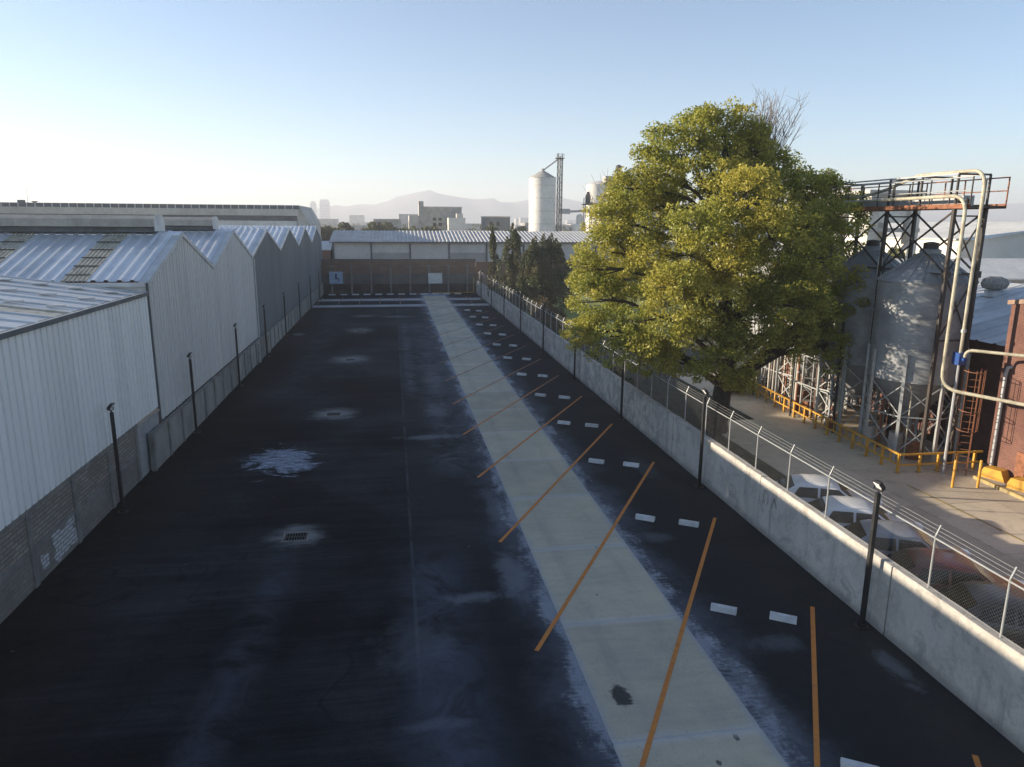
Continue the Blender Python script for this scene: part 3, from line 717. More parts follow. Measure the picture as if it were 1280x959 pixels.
# orange pipe rail at the corner
pr_ = thing('corner_rail', 'orange painted pipe rail in the corner by the fence', 'rail', (9, 104.9, 0), world=True)
q = MB(); q.tube((5.5, 104.9, .12), (11.5, 104.9, .12), .06); q.build('rail', 'yellow', pr_)
q = MB(); q.tube((11.5, 104.9, 0), (11.5, 104.9, 2.4), .09); q.build('post', 'yellow_dull', pr_)

# ------------------------------------------------------------------ back shed
bs = thing('white_shed', 'long cream shed with ribbed bright metal roof behind the end wall', 'shed', (10, 115, 0), world=True)
X0, X1, YS = -9.0, 60.0, 114.0
ze = 7.1
q = MB(); q.bb((X0, YS+.1, 0), (X1, 140, 6.9)); q.build('wall', 'shed_wall', bs)
xs = X0; i = 0
pcols = [X0+.15, -3.2, 2.7, 8.7, 14.6, 20.5, 26.4, 32.3, 38.2, 44, 50]
for a in pcols:
    q = MB(); q.bb((a-.13, YS-.02, 0), (a+.13, YS+.1, 6.85)); q.build('downpipe', 'gutter', bs)
for j in (1, 3, 5, 7):
    q = MB(); q.bb((pcols[j]+.15, YS+.04, 3.2), (pcols[j+1]-.15, YS+.1, 5.45)); q.build('shutter', 'grey_wall', bs)
pr = profile(X0-.4, X1, .6, [(0, 0), (.55, 0), (.65, .08), (.9, .08)])
q = MB()
for (xx, d) in pr: q.v += [(xx, YS-.5, ze+d), (xx, YS+9, ze+1.55+d)]
q.f += [(2*j, 2*j+2, 2*j+3, 2*j+1) for j in range(len(pr)-1)]; q.build('roof', 'shed_roof', bs, fix=False)
q = MB(); q.bb((X0-.4, YS-.55, ze-.16), (X1, YS-.42, ze-.02)); q.build('gutter', 'gutter', bs)
q = MB(); q.quad((X0-.4, YS+9, ze+1.5), (X1, YS+9, ze+1.5), (X1, YS+26, ze-.1), (X0-.4, YS+26, ze-.1)); q.build('far_roof', 'roof_white', bs, fix=False)
q = MB(); q.prism([(YS+.1, 6.9), (YS+9, 8.5), (140, 6.9)], 'x', X0, X0+.2); q.build('gable', 'white_wall', bs)
bb_ = thing('brick_house', 'small red brick house with a grey sheet roof beside the cream shed', 'house', (-12.5, 116, 0), world=True)
q = MB(); q.bb((-15, 114, 0), (-9.3, 120, 5.8)); q.build('wall', 'brick_brown', bb_)
q = MB(); q.prism([(113.6, 5.8), (120.4, 6.9), (120.4, 7.05), (113.6, 5.95)], 'x', -15.3, -9.2); q.build('roof', 'sheet_dull', bb_)

# ------------------------------------------------------------------ far shed, upper left
fs_ = thing('long_shed', 'very long grey shed with dark ribbed fascia beyond the sawtooth roofs', 'shed', (-45, 125, 0), world=True)
q = MB(); q.bb((-110, 120.2, 0), (-14.6, 140, 10.2)); q.build('wall', 'grey_wall', fs_)
q = MB(); q.bb((-110, 119.7, 10.9), (-14.3, 120.1, 11.9)); q.build('fascia', 'conc_light', fs_)
q = MB(); q.bb((-110, 119.9, 10.2), (-14.6, 120.2, 10.9)); q.build('soffit', 'gutter', fs_)
pr = profile(-110, -14.3, 1.15, [(0, 0), (.86, 0), (.88, .1), (.98, .1)])
q = MB(); q.bb((-110, 119.72, 11.9), (-14.3, 121, 12.5)); q.build('roof_edge', 'gutter', fs_)
tk = MB().bb((-.06, -.06, 0), (.06, .0, .62)).mesh('rib_end')
x = -75
while x < -14.4: o = link('rib_end', tk, 'trim', fs_); attach(o, fs_); o.location = (x, 119.71, 11.9); x += 1.15
q = MB(); q.prism([(-14.3, 12.5), (-12.9, 9.8), (-12.9, 0), (-14.6, 0), (-14.6, 12.5)], 'y', 120.3, 139); q.build('side_apron', 'conc_light', fs_)
for i in range(4): q = MB(); q.bb((-30+4*i, 119.95, 9.3), (-29.8+4*i, 120.19, 10.2)); q.build('pipe', 'trim', fs_)
q = MB(); q.bb((-31, 119.9, 8.4), (-14.8, 120.19, 10.1)); q.build('light_panel', 'roof_white', fs_)

ae = thing('roof_aerial', 'thin aerial mast with a small dish on the long shed roof', 'aerial', (-53.5, 121, 12.5))
MB().tube((0, 0, -.3), (0, 0, 2.6), .04, .02).build('mast', 'galv', ae)
MB().box((-.9, 0, .2), (.9, .5, .4)).build('base_box', 'gutter', ae)
MB().lathe([(.05, 0), (.35, .1), (.45, .25)], (.9, 0, .0), 12).build('dish', 'monitor', ae)
# ------------------------------------------------------------------ foliage
def leafcloud(name, P, size, mat, parent, seed=0, flat=.0, kind=None):
    rs = np.random.RandomState(seed); n = len(P)
    a = rs.normal(size=(n, 3)); a[:, 2] *= (1-flat*.6); a /= np.linalg.norm(a, axis=1)[:, None]
    b = rs.normal(size=(n, 3)); b -= (b*a).sum(1)[:, None]*a; b /= np.linalg.norm(b, axis=1)[:, None]
    c = np.cross(a, b); s = size*rs.uniform(.6, 1.35, size=(n, 1))
    V = np.stack([P-a*s*.62, P+b*s*.36+c*s*.08, P+a*s*.62, P-b*s*.36+c*s*.08], 1).reshape(-1, 3)
    me = bpy.data.meshes.new(name); me.vertices.add(4*n); me.vertices.foreach_set('co', V.astype(np.float32).ravel())
    me.loops.add(4*n); me.loops.foreach_set('vertex_index', np.arange(4*n, dtype=np.int32))
    me.polygons.add(n); me.polygons.foreach_set('loop_start', np.arange(0, 4*n, 4, dtype=np.int32)); me.polygons.foreach_set('loop_total', np.full(n, 4, np.int32))
    me.update(calc_edges=True); return link(name, me, mat, parent, kind)
def clump_points(rs, c, r, n, squash=.8):
    d = rs.normal(size=(n, 3)); d /= np.linalg.norm(d, axis=1)[:, None]
    rad = r*rs.uniform(.25, 1.0, size=(n, 1))**.55
    p = d*rad; p[:, 2] *= squash; return p+np.array(c)
def big_tree(base):
    rs = np.random.RandomState(11); bx, by = base
    t = thing('broadleaf_tree', 'big broad leafy tree with yellow-green crown beside the silos', 'tree', (bx, by, 0), world=True)
    lobes = [(16.6, 36, 14.3, 2.0), (14.2, 36, 13.5, 1.9), (15.2, 35.5, 12.0, 2.2), (17.6, 36.5, 12.2, 2.3), (21.0, 37, 11.4, 2.1), (22.3, 37, 9.7, 1.9), (12.4, 36, 10.6, 2.2),
             (10.9, 35.5, 8.6, 1.9), (13.6, 34.5, 8.4, 2.3), (16.2, 33.8, 9.3, 2.3), (19.2, 35, 9.2, 1.9), (10.4, 36, 6.2, 1.9), (10.8, 35, 4.4, 1.8), (13.4, 33.6, 5.6, 2.0), (15.8, 33.2, 6.4, 2.0),
             (18.6, 33.2, 6.6, 1.7), (20.9, 34, 5.4, 2.0), (23.2, 35, 5.0, 2.0), (22.0, 33.5, 3.9, 1.5), (16.6, 33, 3.9, 1.5), (13.0, 33.8, 3.2, 1.3), (15.0, 32.6, 2.9, 1.0), (19.0, 38.5, 10.6, 2.2),
             (14.5, 39, 10.2, 2.4), (17, 40, 8.0, 2.6), (12.5, 39, 7, 2.2), (21.5, 38.5, 6.8, 1.9), (18.2, 36, 14.0, 1.4), (24.6, 36, 4.9, 1.2), (9.3, 35.6, 4.6, 1.0), (16.9, 32.9, 2.4, .8), (9.7, 35.8, 7.7, 1.0), (19.6, 32.6, 4.4, 1.2)]
    lobes += [(24.2, 37, 8.3, 1.7), (25.3, 36, 5.6, 1.5), (25.9, 36, 4.3, 1.2), (24.0, 36.5, 10.6, 1.4), (23.2, 37, 11.8, 1.1), (24.5, 34.5, 3.6, 1.3), (22.6, 34, 6.8, 1.5), (26.8, 36, 4.6, 1.0), (27.2, 36.5, 3.8, .7), (26.3, 35.5, 6.0, .8)]
    lobes += [(15.4, 32.2, 7.6, 1.8), (17.6, 31.6, 9.4, 1.8), (18.8, 31.8, 6.2, 1.7), (13.9, 32.2, 9.8, 1.7), (19.8, 32.3, 8.2, 1.6), (16.4, 32.4, 11.4, 1.7), (21.0, 33, 10, 1.5), (13.0, 31.8, 7.2, 1.5)]
    lobes += [(13.2, 36, 12.6, 1.6), (12.0, 36, 11.7, 1.4), (19.8, 36.5, 12.5, 1.7), (22.4, 37, 11.9, 1.4), (10.7, 36, 9.9, 1.4), (26.2, 35.5, 5.2, 1.6), (25.2, 34.5, 4.4, 1.6), (27.2, 36, 5.4, 1.1), (14.6, 33.2, 4.4, 1.4), (17.6, 33, 5.2, 1.4), (11.9, 33.5, 4.0, 1.3), (18.6, 36.3, 13.6, 1.3), (15.4, 36, 14.4, 1.5)]
    sc_ = .93; lobes = [(x*sc_, y*sc_, 10+(z-10)*sc_, r*sc_) for (x, y, z, r) in lobes]
    pts = []; tips = []
    for (x, y, z, r) in lobes:
        n = int(14+11*r*r)
        for j in range(n):
            d = rs.normal(size=3); d /= np.linalg.norm(d)
            if d[2] < -.5 and rs.rand() < .6: d[2] *= -1
            c = np.array([x, y, z])+d*r*rs.uniform(.55, 1.02)*np.array([1, 1, .85])
            cr = rs.uniform(.26, .62)*(1 if r > 1.2 else .8); tips.append((c, (x, y, z)))
            pts.append(clump_points(rs, c, cr, int(290*cr*cr+42), .7))
    P = np.concatenate(pts); leafcloud('crown', P, .108, 'leaf', t, 3, .3, kind='stuff').parent and attach(t.children[-1], t)
    # trunk and limbs
    q = MB(); q.path([(bx, by, -.1), (bx+.02, by, .5), (bx+.15, by, 1.6), (bx+.35, by+.1, 3.2), (bx+.3, by+.4, 5.2), (bx+.2, by+.6, 7.5), (bx, by+.9, 10), (bx-.1, by+1.0, 12.5), (bx, by+1.2, 14.6)], [.62, .5, .44, .42, .36, .28, .2, .12, .04], 10)
    tr = q.build('trunk', 'bark', t, smooth=True)
    src = [Vector((bx+.2, by, 2.2)), Vector((bx+.35, by+.1, 3.2)), Vector((bx+.3, by+.4, 5.2)), Vector((bx+.2, by+.6, 7.5)), Vector((bx, by+.9, 10))]
    for (x, y, z, r) in lobes:
        e = Vector((x, y, z)); cand = [s_ for s_ in src if s_.z < z+.6] or [src[0]]
        s_ = min(cand, key=lambda p: (p-e).length+abs((e.z-p.z)-.6*(p-e).xy.length)*.6)
        m1 = s_.lerp(e, .4)+Vector((0, 0, .12*(e-s_).length)); m2 = s_.lerp(e, .75)+Vector((rs.uniform(-.3, .3), rs.uniform(-.3, .3), .1*(e-s_).length))
        r0_ = .03+.017*(e-s_).length
        q = MB(); q.path([s_, m1, m2, e], [r0_, r0_*.75, r0_*.5, r0_*.25], 6)
        for j in range(5):
            d = Vector(rs.normal(size=3)).normalized()*r*.9; q.path([m2.lerp(e, rs.rand()), e+d*.5, e+d], [r0_*.3, r0_*.2, .01], 4)
        q.build('limb', 'bark', t, smooth=True)
    # bare twigs at the top right
    q = MB()
    for j in range(64):
        a = Vector((17.1+rs.uniform(-.5, 1.0), 33.9+rs.uniform(-.5, .8), 12.2+rs.uniform(-.5, .5))); e = a+Vector((rs.uniform(-.3, 1.8), rs.uniform(-.6, .6), rs.uniform(2.0, 3.9)))
        mid = a.lerp(e, .5)+Vector((rs.uniform(-.15, .15), 0, 0)); q.path([a, mid, e], [.028, .016, .006], 4)
        for _ in range(5):
            p = a.lerp(e, rs.uniform(.3, .95)); q.path([p, p+Vector((rs.uniform(-.5, .6), rs.uniform(-.3, .3), rs.uniform(.2, .9)))], [.010, .005], 3)
    for j in range(16):
        a = Vector((9.5+rs.uniform(0, 2.4), 33.5, 10.0+rs.uniform(-.3, 1.6))); e = a+Vector((rs.uniform(-1.2, .1), rs.uniform(-.4, .4), rs.uniform(.6, 1.8))); q.path([a, a.lerp(e, .5), e], [.018, .012, .005], 3)
    q.build('bare_twigs', 'bark_light', t, kind='stuff')
    return t
big_tree((15.6, 32.3))
def conifer(loc, h, r, label, seed, plumes=26, mat='leaf_dark', n=260):
    rs = np.random.RandomState(seed); t = thing('conifer_tree', label, 'tree', loc, 0, 'conifers behind the fence')
    q = MB(); q.path([(0, 0, -.1), (0, 0, h*.4), (0, 0, h*.92)], [.22, .15, .03], 7); q.build('trunk', 'bark', t)
    pts = []
    for i in range(plumes):
        a = rs.uniform(0, 6.283); z0 = h*rs.uniform(.0, .76); rr_ = r*(1-(z0/h)**2.0)*rs.uniform(.25, .9); L = h*rs.uniform(.14, .28)
        cx_, cy_ = rr_*math.cos(a), rr_*math.sin(a)
        u = rs.uniform(0, 1, size=(n, 1)); w_ = min(.34*r, .75)*(1-u)**.7*np.sqrt(u+.15)+.05
        d = rs.normal(size=(n, 2)); d /= np.linalg.norm(d, axis=1)[:, None]+1e-6
        p = np.concatenate([np.array([cx_, cy_])*(1-.25*u)+d*w_*rs.uniform(.3, 1, size=(n, 1)), z0+u*L], 1); pts.append(p)
    u = rs.uniform(0, 1, size=(n*3, 1)); d = rs.normal(size=(n*3, 2)); d /= np.linalg.norm(d, axis=1)[:, None]+1e-6
    pts.append(np.concatenate([d*(.30*r*(1-u)**.8+.06), h*(.1+.9*u)], 1))
    leafcloud('crown', np.concatenate(pts), .17, mat, t, seed, 0, kind='stuff'); return t
conifer((12.5, 91, 0), 10.0, 1.0, 'slender dark cypress at the far end of the concrete wall', 1, 26, n=160)
conifer((14.4, 88, 0), 9.8, 2.5, 'dark conifer with a pointed top between the cypress and the bushy conifers', 2, 60)
conifer((16.4, 83.5, 0), 8.6, 3.1, 'bushy dark conifer with brownish plumes beside the pointed one', 3, 80)
conifer((18.3, 83.5, 0), 8.9, 3.5, 'widest dark conifer of the clump, next to the lawn', 4, 95)
conifer((14.2, 80, 0), 3.4, 1.3, 'low lighter conifer bush at the foot of the clump by the fence', 5, 26, 'leaf_far', 160)
def bush(loc, r, h, label, seed, mat='leaf_hedge', group=None, n=2600, cat='shrub', nm='shrub', leaf=.15):
    rs = np.random.RandomState(seed); t = thing(nm, label, cat, loc, 0, group); pts = []
    for i in range(16):
        d = rs.normal(size=3); d /= np.linalg.norm(d); c = np.array([d[0]*r*.65, d[1]*r*.65, h*.5+d[2]*h*.33]); pts.append(clump_points(rs, c, min(r, h)*.36, n//16, .9))
    leafcloud('foliage', np.concatenate(pts), leaf, mat, t, seed, kind='stuff')
    q = MB()
    for i in range(4): q.path([(0, 0, -.05), (rs.uniform(-.3, .3)*r, rs.uniform(-.3, .3)*r, h*.5)], [.05, .02], 5)
    q.build('stem', 'bark', t); return t
for i, (x, y, r, h) in enumerate(((14.6, 66, 1.6, 2.2), (15.2, 70.5, 1.7, 2.4), (15.6, 75, 1.7, 2.5), (14.0, 61, 1.3, 2.0))):
    bush((x, y, 0), r, h, 'clipped brownish hedge bush close behind the wire fence', 20+i, group='hedge bushes behind the fence')
bush((20.3, 40.3, 0), 1.3, 1.5, 'green shrub at the start of the yellow rail under the tree', 31, 'leaf', None, 2200)
for i, (x, y) in enumerate(((13.2, 40), (13.6, 44), (13.3, 49))):
    bush((x, y, 0), 1.0, 1.1, 'dark weedy bush growing on the verge below the big tree', 36+i, 'leaf_dark', 'bushes on the verge', 1400)
# distant trees: each a crown and trunk
def far_tree(loc, r, h, label, seed, group, mat='leaf_far'):
    rs = np.random.RandomState(seed); t = thing('far_tree', label, 'tree', loc, 0, group); pts = []
    for i in range(22):
        d = rs.normal(size=3); d /= np.linalg.norm(d); c = np.array([d[0]*r*.7, d[1]*r*.7, h*.6+d[2]*h*.28]); pts.append(clump_points(rs, c, r*.36, 110, .85))
    leafcloud('crown', np.concatenate(pts), .5, mat, t, seed, kind='stuff')
    MB().path([(0, 0, -.2), (0, 0, h*.3), (0, 0, h*.65)], [r*.09, r*.07, r*.03], 6).build('trunk', 'bark', t)
rs = np.random.RandomState(5)
for i in range(15): far_tree((-26+i*2.5+rs.uniform(-.8, .8), 185+rs.uniform(-8, 12), 0), rs.uniform(2.6, 4.0), rs.uniform(8.2, 10.6), 'round olive-green tree in the belt behind the cream shed', 100+i, 'tree belt behind the cream shed')
for i in range(6): far_tree((38+i*1.8, 58+rs.uniform(-3, 10), 0), rs.uniform(1.6, 2.6), rs.uniform(6.5, 9), 'bushy green tree behind the silos and steel gallery', 130+i, 'trees behind the silos')
for i in range(14): far_tree((150+i*9+rs.uniform(-3, 3), 210+rs.uniform(-15, 30), 0), rs.uniform(4, 6), rs.uniform(8.5, 11), 'dark distant tree in the row beyond the white roofs', 150+i, 'tree row beyond the white roofs')
for i in range(4): far_tree((22+i*5, 205+rs.uniform(-5, 5), 0), 3, 9+rs.uniform(-1, 1), 'round tree beside the grey factory block', 170+i, 'trees by the factory block')

# ------------------------------------------------------------------ lawn posts
q = MB(); q.bb((-.08, -.08, 0), (.08, .08, 2.45)); lp = q.mesh('lawn_post')
for i, (x, y) in enumerate(((22.9, 103), (24.0, 100), (25.2, 103), (26.4, 97), (27.3, 103), (28.9, 99), (29.9, 102), (31.4, 97), (33, 100))):
    o = link('lawn_post', lp, 'conc_light'); o.location = (x, y, .02); tag(o, 'slim white concrete post on the lawn beyond the conifers', 'post', 'white posts on the lawn')
gs = thing('green_screen', 'dark green windbreak screen along the lawn in front of the cream shed', 'fence', (30, 107, 0), world=True)
q = MB(); q.bb((20.5, 107, .0), (48, 107.06, 2.9)); q.build('screen', 'green_screen', gs)
for i in range(8): q = MB(); q.tube((20.5+3.9*i, 106.95, 0), (20.5+3.9*i, 106.95, 3.1), .05); q.build('post', 'galv', gs)
rw = thing('brick_boundary_wall', 'reddish brick boundary wall standing behind the green screen', 'wall', (30, 109, 0), world=True)
q = MB(); q.bb((12.3, 109, 0), (55, 109.3, 4.3)); q.build('wall', 'brick_brown', rw)
sl_ = thing('street_light', 'grey double-arm street light in front of the brick boundary wall', 'street light', (27.6, 106, 0))
q = MB(); q.tube((0, 0, 0), (0, 0, 5.2), .07, .05, 8); q.build('pole', 'galv', sl_)
q = MB(); q.path([(0, 0, 5.1), (-.4, -.1, 5.35), (-.9, -.2, 5.35)], .035, 6); q.build('arm', 'galv', sl_)
q = MB(); q.box((-1.0, -.2, 5.33), (.5, .22, .12)); q.build('lamp_head', 'galv', sl_)

# ------------------------------------------------------------------ silos
def silo(loc, label, seed):
    t = thing('grain_silo', label, 'silo', loc, R(-58-3*seed), 'silos on steel legs')
    Rr, zb, ze_, za = 1.88, 3.5, 7.72, 8.85
    q = MB(); q.lathe([(Rr, zb), (Rr, ze_)], n=40, capb=False, capt=False); q.build('barrel', 'silo_steel', t, smooth=True)
    for z in (zb+.02, 4.9, 6.3, ze_-.04):
        q = MB(); q.lathe([(Rr, z-.04), (Rr+.03, z-.03), (Rr+.03, z+.03), (Rr, z+.04)], n=40, capb=False, capt=False); q.build('band', 'silo_steel', t)
    q = MB(); q.lathe([(Rr+.06, ze_-.02), (.42, za), (.42, za+.16), (0.05, za+.3)], n=40); cone = q.build('roof_cone', 'silo_steel', t)
    for i in range(20):
        a = i*math.pi/10; q = MB(); q.bar(((Rr+.05)*math.cos(a), (Rr+.05)*math.sin(a), ze_+.01), (.45*math.cos(a), .45*math.sin(a), za+.01), .03); q.build('rib', 'silo_steel', cone)
    q = MB(); q.lathe([(.3, za+.2), (.3, za+.45), (.1, za+.5)], n=14); q.build('hatch', 'steel_black', cone)
    q = MB(); q.lathe([(.2, 1.5), (Rr-.03, zb+.03)], n=32, capt=False); q.lathe([(.2, 1.2), (.2, 1.52)], n=14); q.build('hopper', 'silo_steel', t, smooth=True)
    nl = 8
    for i in range(nl):
        a = 2*math.pi*i/nl+.2; c, s_ = math.cos(a), math.sin(a); b_ = a+2*math.pi/nl; c2, s2_ = math.cos(b_), math.sin(b_)
        q = MB(); q.bb((-.06, -.06, 0), (.06, .06, zb+1.2)); o = q.build('leg', 'galv', t); o.location = ((Rr+.08)*c, (Rr+.08)*s_, .02); o.rotation_euler = (0, 0, a)
        q = MB(); rr_ = Rr+.06
        q.bar((rr_*c, rr_*s_, .4), (rr_*c2, rr_*s2_, 1.9), .045); q.bar((rr_*c2, rr_*s2_, .4), (rr_*c, rr_*s_, 1.9), .045); q.bar((rr_*c, rr_*s_, 2.0), (rr_*c2, rr_*s2_, 2.0), .05)
        q.bar((rr_*c, rr_*s_, 2.05), (rr_*c2, rr_*s2_, 3.4), .04); q.bar((rr_*c2, rr_*s2_, 2.05), (rr_*c, rr_*s_, 3.4), .04); q.build('brace', 'galv', t)
    q = MB()
    for s_ in (-.2, .2): q.tube((-Rr-.18, s_, .3), (-Rr-.18, s_, ze_+.9), .02)
    for i in range(24): q.tube((-Rr-.18, -.2, .6+.3*i), (-Rr-.18, .2, .6+.3*i), .012, n=4)
    for i in range(0):
        z = 3.2+1.1*i; q.path([(-Rr-.18+.6*(-math.sin(b)), .36*math.cos(b), z) for b in [k2*math.pi/8 for k2 in range(9)]], .012, 4)
    l_ = q.build('ladder', 'galv', t)
    return t
silo((22.75, 28.05, 0), 'grey steel silo nearest the brick store, inside the black lattice tower', 1)
silo((22.85, 32.05, 0), 'grey steel silo standing behind the lattice tower, second from the brick store', 2)
silo((22.95, 36.1, 0), 'grey steel silo mostly behind the leafy tree, third from the brick store', 3)
silo((23.05, 40.2, 0), 'grey steel silo hidden behind the tree, farthest from the brick store', 4)
# pipes, stanchions and sacks under the silos
rs_ = random.Random(4)
for i in range(16):
    t = thing('feed_pipe', 'thin upright feed pipe with a bend among the silo legs', 'pipe', (21.0+rs_.uniform(-.15, 3.5), 27+i*.95+rs_.uniform(-.3, .3), 0), rs_.uniform(0, 6), 'feed pipes among the silo legs')
    h = rs_.uniform(2.4, 6.8); r_ = rs_.uniform(.03, .07)
    mt_ = rs_.choice(['grey_pipe', 'conc_light', 'rust', 'cream_pipe']); t['label'] = 'thin upright %s feed pipe with a bend among the silo legs' % {'grey_pipe': 'grey', 'conc_light': 'whitish', 'rust': 'rusty', 'cream_pipe': 'cream'}[mt_]
    q = MB(); q.path([(0, 0, 0), (0, 0, h*.5), (0, 0, h), (.1, 0, h+.25), (.4, 0, h+.35)], r_, 7); q.build('pipe', mt_, t)
    q = MB(); q.tube((0, 0, h*.5), (0, 0, h*.5+.08), r_*1.6, n=8); q.build('flange', 'galv', t)
for i in range(12):
    t = thing('feed_drum', 'rusty drum standing under the silos', 'drum', (21.4+rs_.uniform(0, 2.6), 27+i*1.2, 0), 0, 'drums under the silos')
    q = MB(); q.lathe([(.28, 0), (.3, .02), (.3, .3), (.315, .32), (.3, .34), (.3, .6), (.315, .62), (.3, .64), (.3, .86), (.28, .88)], n=14); mt_ = rs_.choice(['rust', 'conc_light', 'rust']); t['label'] = '%s drum standing under the silos' % ('rusty' if mt_ == 'rust' else 'pale grey'); q.build('barrel', mt_, t, smooth=True)
    q = MB(); q.lathe([(.27, .86), (.27, .885)], n=14); q.build('lid', 'galv', t)

for k3, (x0, y0, y1, lb) in enumerate(((21.0, 31.2, 35.2, 'dense rack of thin steel uprights in front of the silos behind the yellow rail'), (21.25, 35.8, 40.2, 'dense rack of thin steel uprights under the tree beside the shrub'))):
    t = thing('pipe_rack', lb, 'rack', (x0, y0, 0), world=True)
    n = 15
    for i in range(n):
        y = y0+(y1-y0)*i/(n-1)+rs_.uniform(-.08, .08); xx = x0+rs_.uniform(-.25, .5); h = rs_.uniform(3.2, 6.2)
        MB().bar((xx, y, 0), (xx+rs_.uniform(-.05, .05), y, h), rs_.uniform(.04, .09)).build('upright', rs_.choice(['galv', 'galv', 'conc_light', 'steel_black', 'rust', 'grey_pipe']), t)
    for i in range(7):
        y = rs_.uniform(y0, y1-1.2); z = rs_.uniform(.6, 4.5); MB().bar((x0+rs_.uniform(-.2, .4), y, z), (x0+rs_.uniform(-.2, .4), y+rs_.uniform(.8, 1.6), z+rs_.uniform(-1.2, 1.2)), .045).build('brace', rs_.choice(['galv', 'steel_black', 'grey_pipe']), t)
    for z in (1.9, 3.4): MB().bar((x0, y0-.1, z), (x0, y1+.1, z), .06).build('cross_beam', 'galv', t)
# black lattice tower and conveyor gallery
tw = thing('lattice_gallery', 'black steel lattice tower carrying the yellow-edged conveyor gallery over the silos', 'gallery', (23, 30, 0), world=True)
LX, RX = 21.95, 23.35
legY = [26.05, 30.05, 34.1, 38.2]
for yy_ in legY:
    for xx in (LX, RX): q = MB(); q.bb((xx-.065, yy_-.065, 0), (xx+.065, yy_+.065, 10.75)); q.build('leg', 'steel_black', tw)
    q = MB()
    for z in (5.4, 8.1, 10.4): q.bar((LX, yy_, z), (RX, yy_, z), .06)
    for (a, b) in ((5.4, 8.1), (8.1, 10.4)): q.bar((LX, yy_, a), (RX, yy_, b), .05); q.bar((RX, yy_, a), (LX, yy_, b), .05)
    q.build('cross_brace', 'steel_black', tw)
for xx in (LX, RX):
    for a, b in zip(legY[:-1], legY[1:]):
        q = MB(); q.bar((xx, a, 8.1), (xx, b, 10.6), .06); q.bar((xx, b, 8.1), (xx, a, 10.6), .06); q.bar((xx, a, 8.1), (xx, b, 8.1), .06); q.build('side_brace', 'steel_black', tw)
for z in (8.1,):
    for yy_ in legY[:2]:
        for xx in (LX, RX): q = MB(); q.bb((xx-.12, yy_-.12, z-.13), (xx+.12, yy_+.12, z+.13)); q.build('gusset', 'steel_black', tw)
GY0, GY1 = 25.2, 42
q = MB(); q.bb((LX-.1, GY0, 10.72), (RX+.1, GY1, 10.78)); q.build('deck', 'steel_black', tw)
for xx in (LX-.12, RX+.06): q = MB(); q.bb((xx, GY0, 10.68), (xx+.06, GY1, 10.86)); q.build('toe_board', 'rust', tw)
for xx in (LX-.08, RX+.08):
    q = MB(); q.tube((xx, GY0, 11.35), (xx, GY1, 11.35), .022); q.tube((xx, GY0, 11.85), (xx, GY1, 11.85), .026); q.build('handrail', 'rust' if xx > 23 else 'galv', tw)
    y = GY0
    while y <= GY1: q = MB(); q.bar((xx, y, 10.8), (xx, y, 11.87), .04); q.build('stanchion', 'rust' if xx > 23 else 'steel_black', tw); y += 1.1
for yy_ in (26.05, 28.05, 30.05, 34.1, 38.2):
    q = MB(); q.bar((LX, yy_, 10.78), (LX, yy_, 12.0), .07); q.bar((RX, yy_, 10.78), (RX, yy_, 12.0), .07); q.bar((LX, yy_, 12.0), (RX, yy_, 12.0), .07); q.build('portal', 'steel_black', tw)
q = MB(); q.bb((LX-.125, 31.5, 10.70), (LX-.122, GY1, 10.85)); q.build('yellow_edge', 'yellow', tw)
q = MB(); q.bb((22.4, 26.2, 10.78), (22.9, GY1, 11.2)); q.build('conveyor_trough', 'grey_pipe', tw)
q = MB()
for xx in (LX, RX): q.bar((xx, 26.05, 12.02), (xx, GY1, 12.02), .06)
q.build('top_beam', 'grey_pipe', tw)
# pigeons on the gallery end
for i, yy_ in enumerate((25.3, 25.75)):
    q = MB(); n = 10
    q.path([(-.16, 0, .10), (-.08, 0, .12), (0, 0, .14), (.07, 0, .2), (.10, 0, .26), (.15, 0, .26)], [.012, .045, .065, .05, .032, .006], 8)
    o = q.build('pigeon', 'steel_black', None, smooth=True); o.location = (LX-.09, yy_, 10.80); o.rotation_euler = (0, 0, R(200)); tag(o, 'dark pigeon perched on the end of the gallery', 'pigeon', 'pigeons on the gallery')
    q = MB()
    for s_ in (-.02, .02): q.tube((.0, s_, .05), (.0, s_, .12), .006, n=4)
    q.build('leg', 'rust', o)

def arc(p, a, b, r, n=7):     # fillet between directions at corner p
    a, b, p = Vector(a).normalized(), Vector(b).normalized(), Vector(p)
    return [(1-t)*(1-t)*(p-a*r)+2*t*(1-t)*p+t*t*(p+b*r) for t in [i/(n-1) for i in range(n)]]
p1 = thing('cream_pipe', 'cream pipe dropping from the gallery and turning low towards the brick store', 'pipe', (21.6, 25.6, 0), world=True)
c1 = (21.7, 25.2, 11.15); c2 = (21.7, 25.2, 3.6)
q = MB(); q.path([Vector((21.75, 34, 11.1))]+arc(c1, (0, -1, 0), (0, 0, -1), .75)+arc(c2, (0, 0, -1), (.55, -1, -.03), .7)+[Vector((23.2, 22.6, 3.5)), Vector((25.6, 18.2, 3.35))], .07, 10); q.build('pipe', 'cream_pipe', p1, smooth=True)
p2 = thing('cream_pipe', 'cream pipe looping over the gallery top and down to the blue valve', 'pipe', (22.2, 25.1, 0), world=True)
c1 = (22.2, 25.0, 12.1); c2 = (22.2, 25.0, 5.25)
q = MB(); q.path([Vector((22.2, 32.5, 11.3)), Vector((22.2, 30.6, 11.6)), Vector((22.2, 28.6, 12.1))]+arc(c1, (0, -1, 0), (0, 0, -1), .7)+[Vector((22.2, 25, 5.0))], .07, 10); q.build('pipe', 'cream_pipe', p2, smooth=True)
q = MB(); q.bb((22.02, 24.82, 4.62), (22.38, 25.18, 5.1)); q.tube((22.2, 24.7, 4.85), (22.2, 25.3, 4.85), .09, n=10); q.build('valve', 'blue_valve', p2)
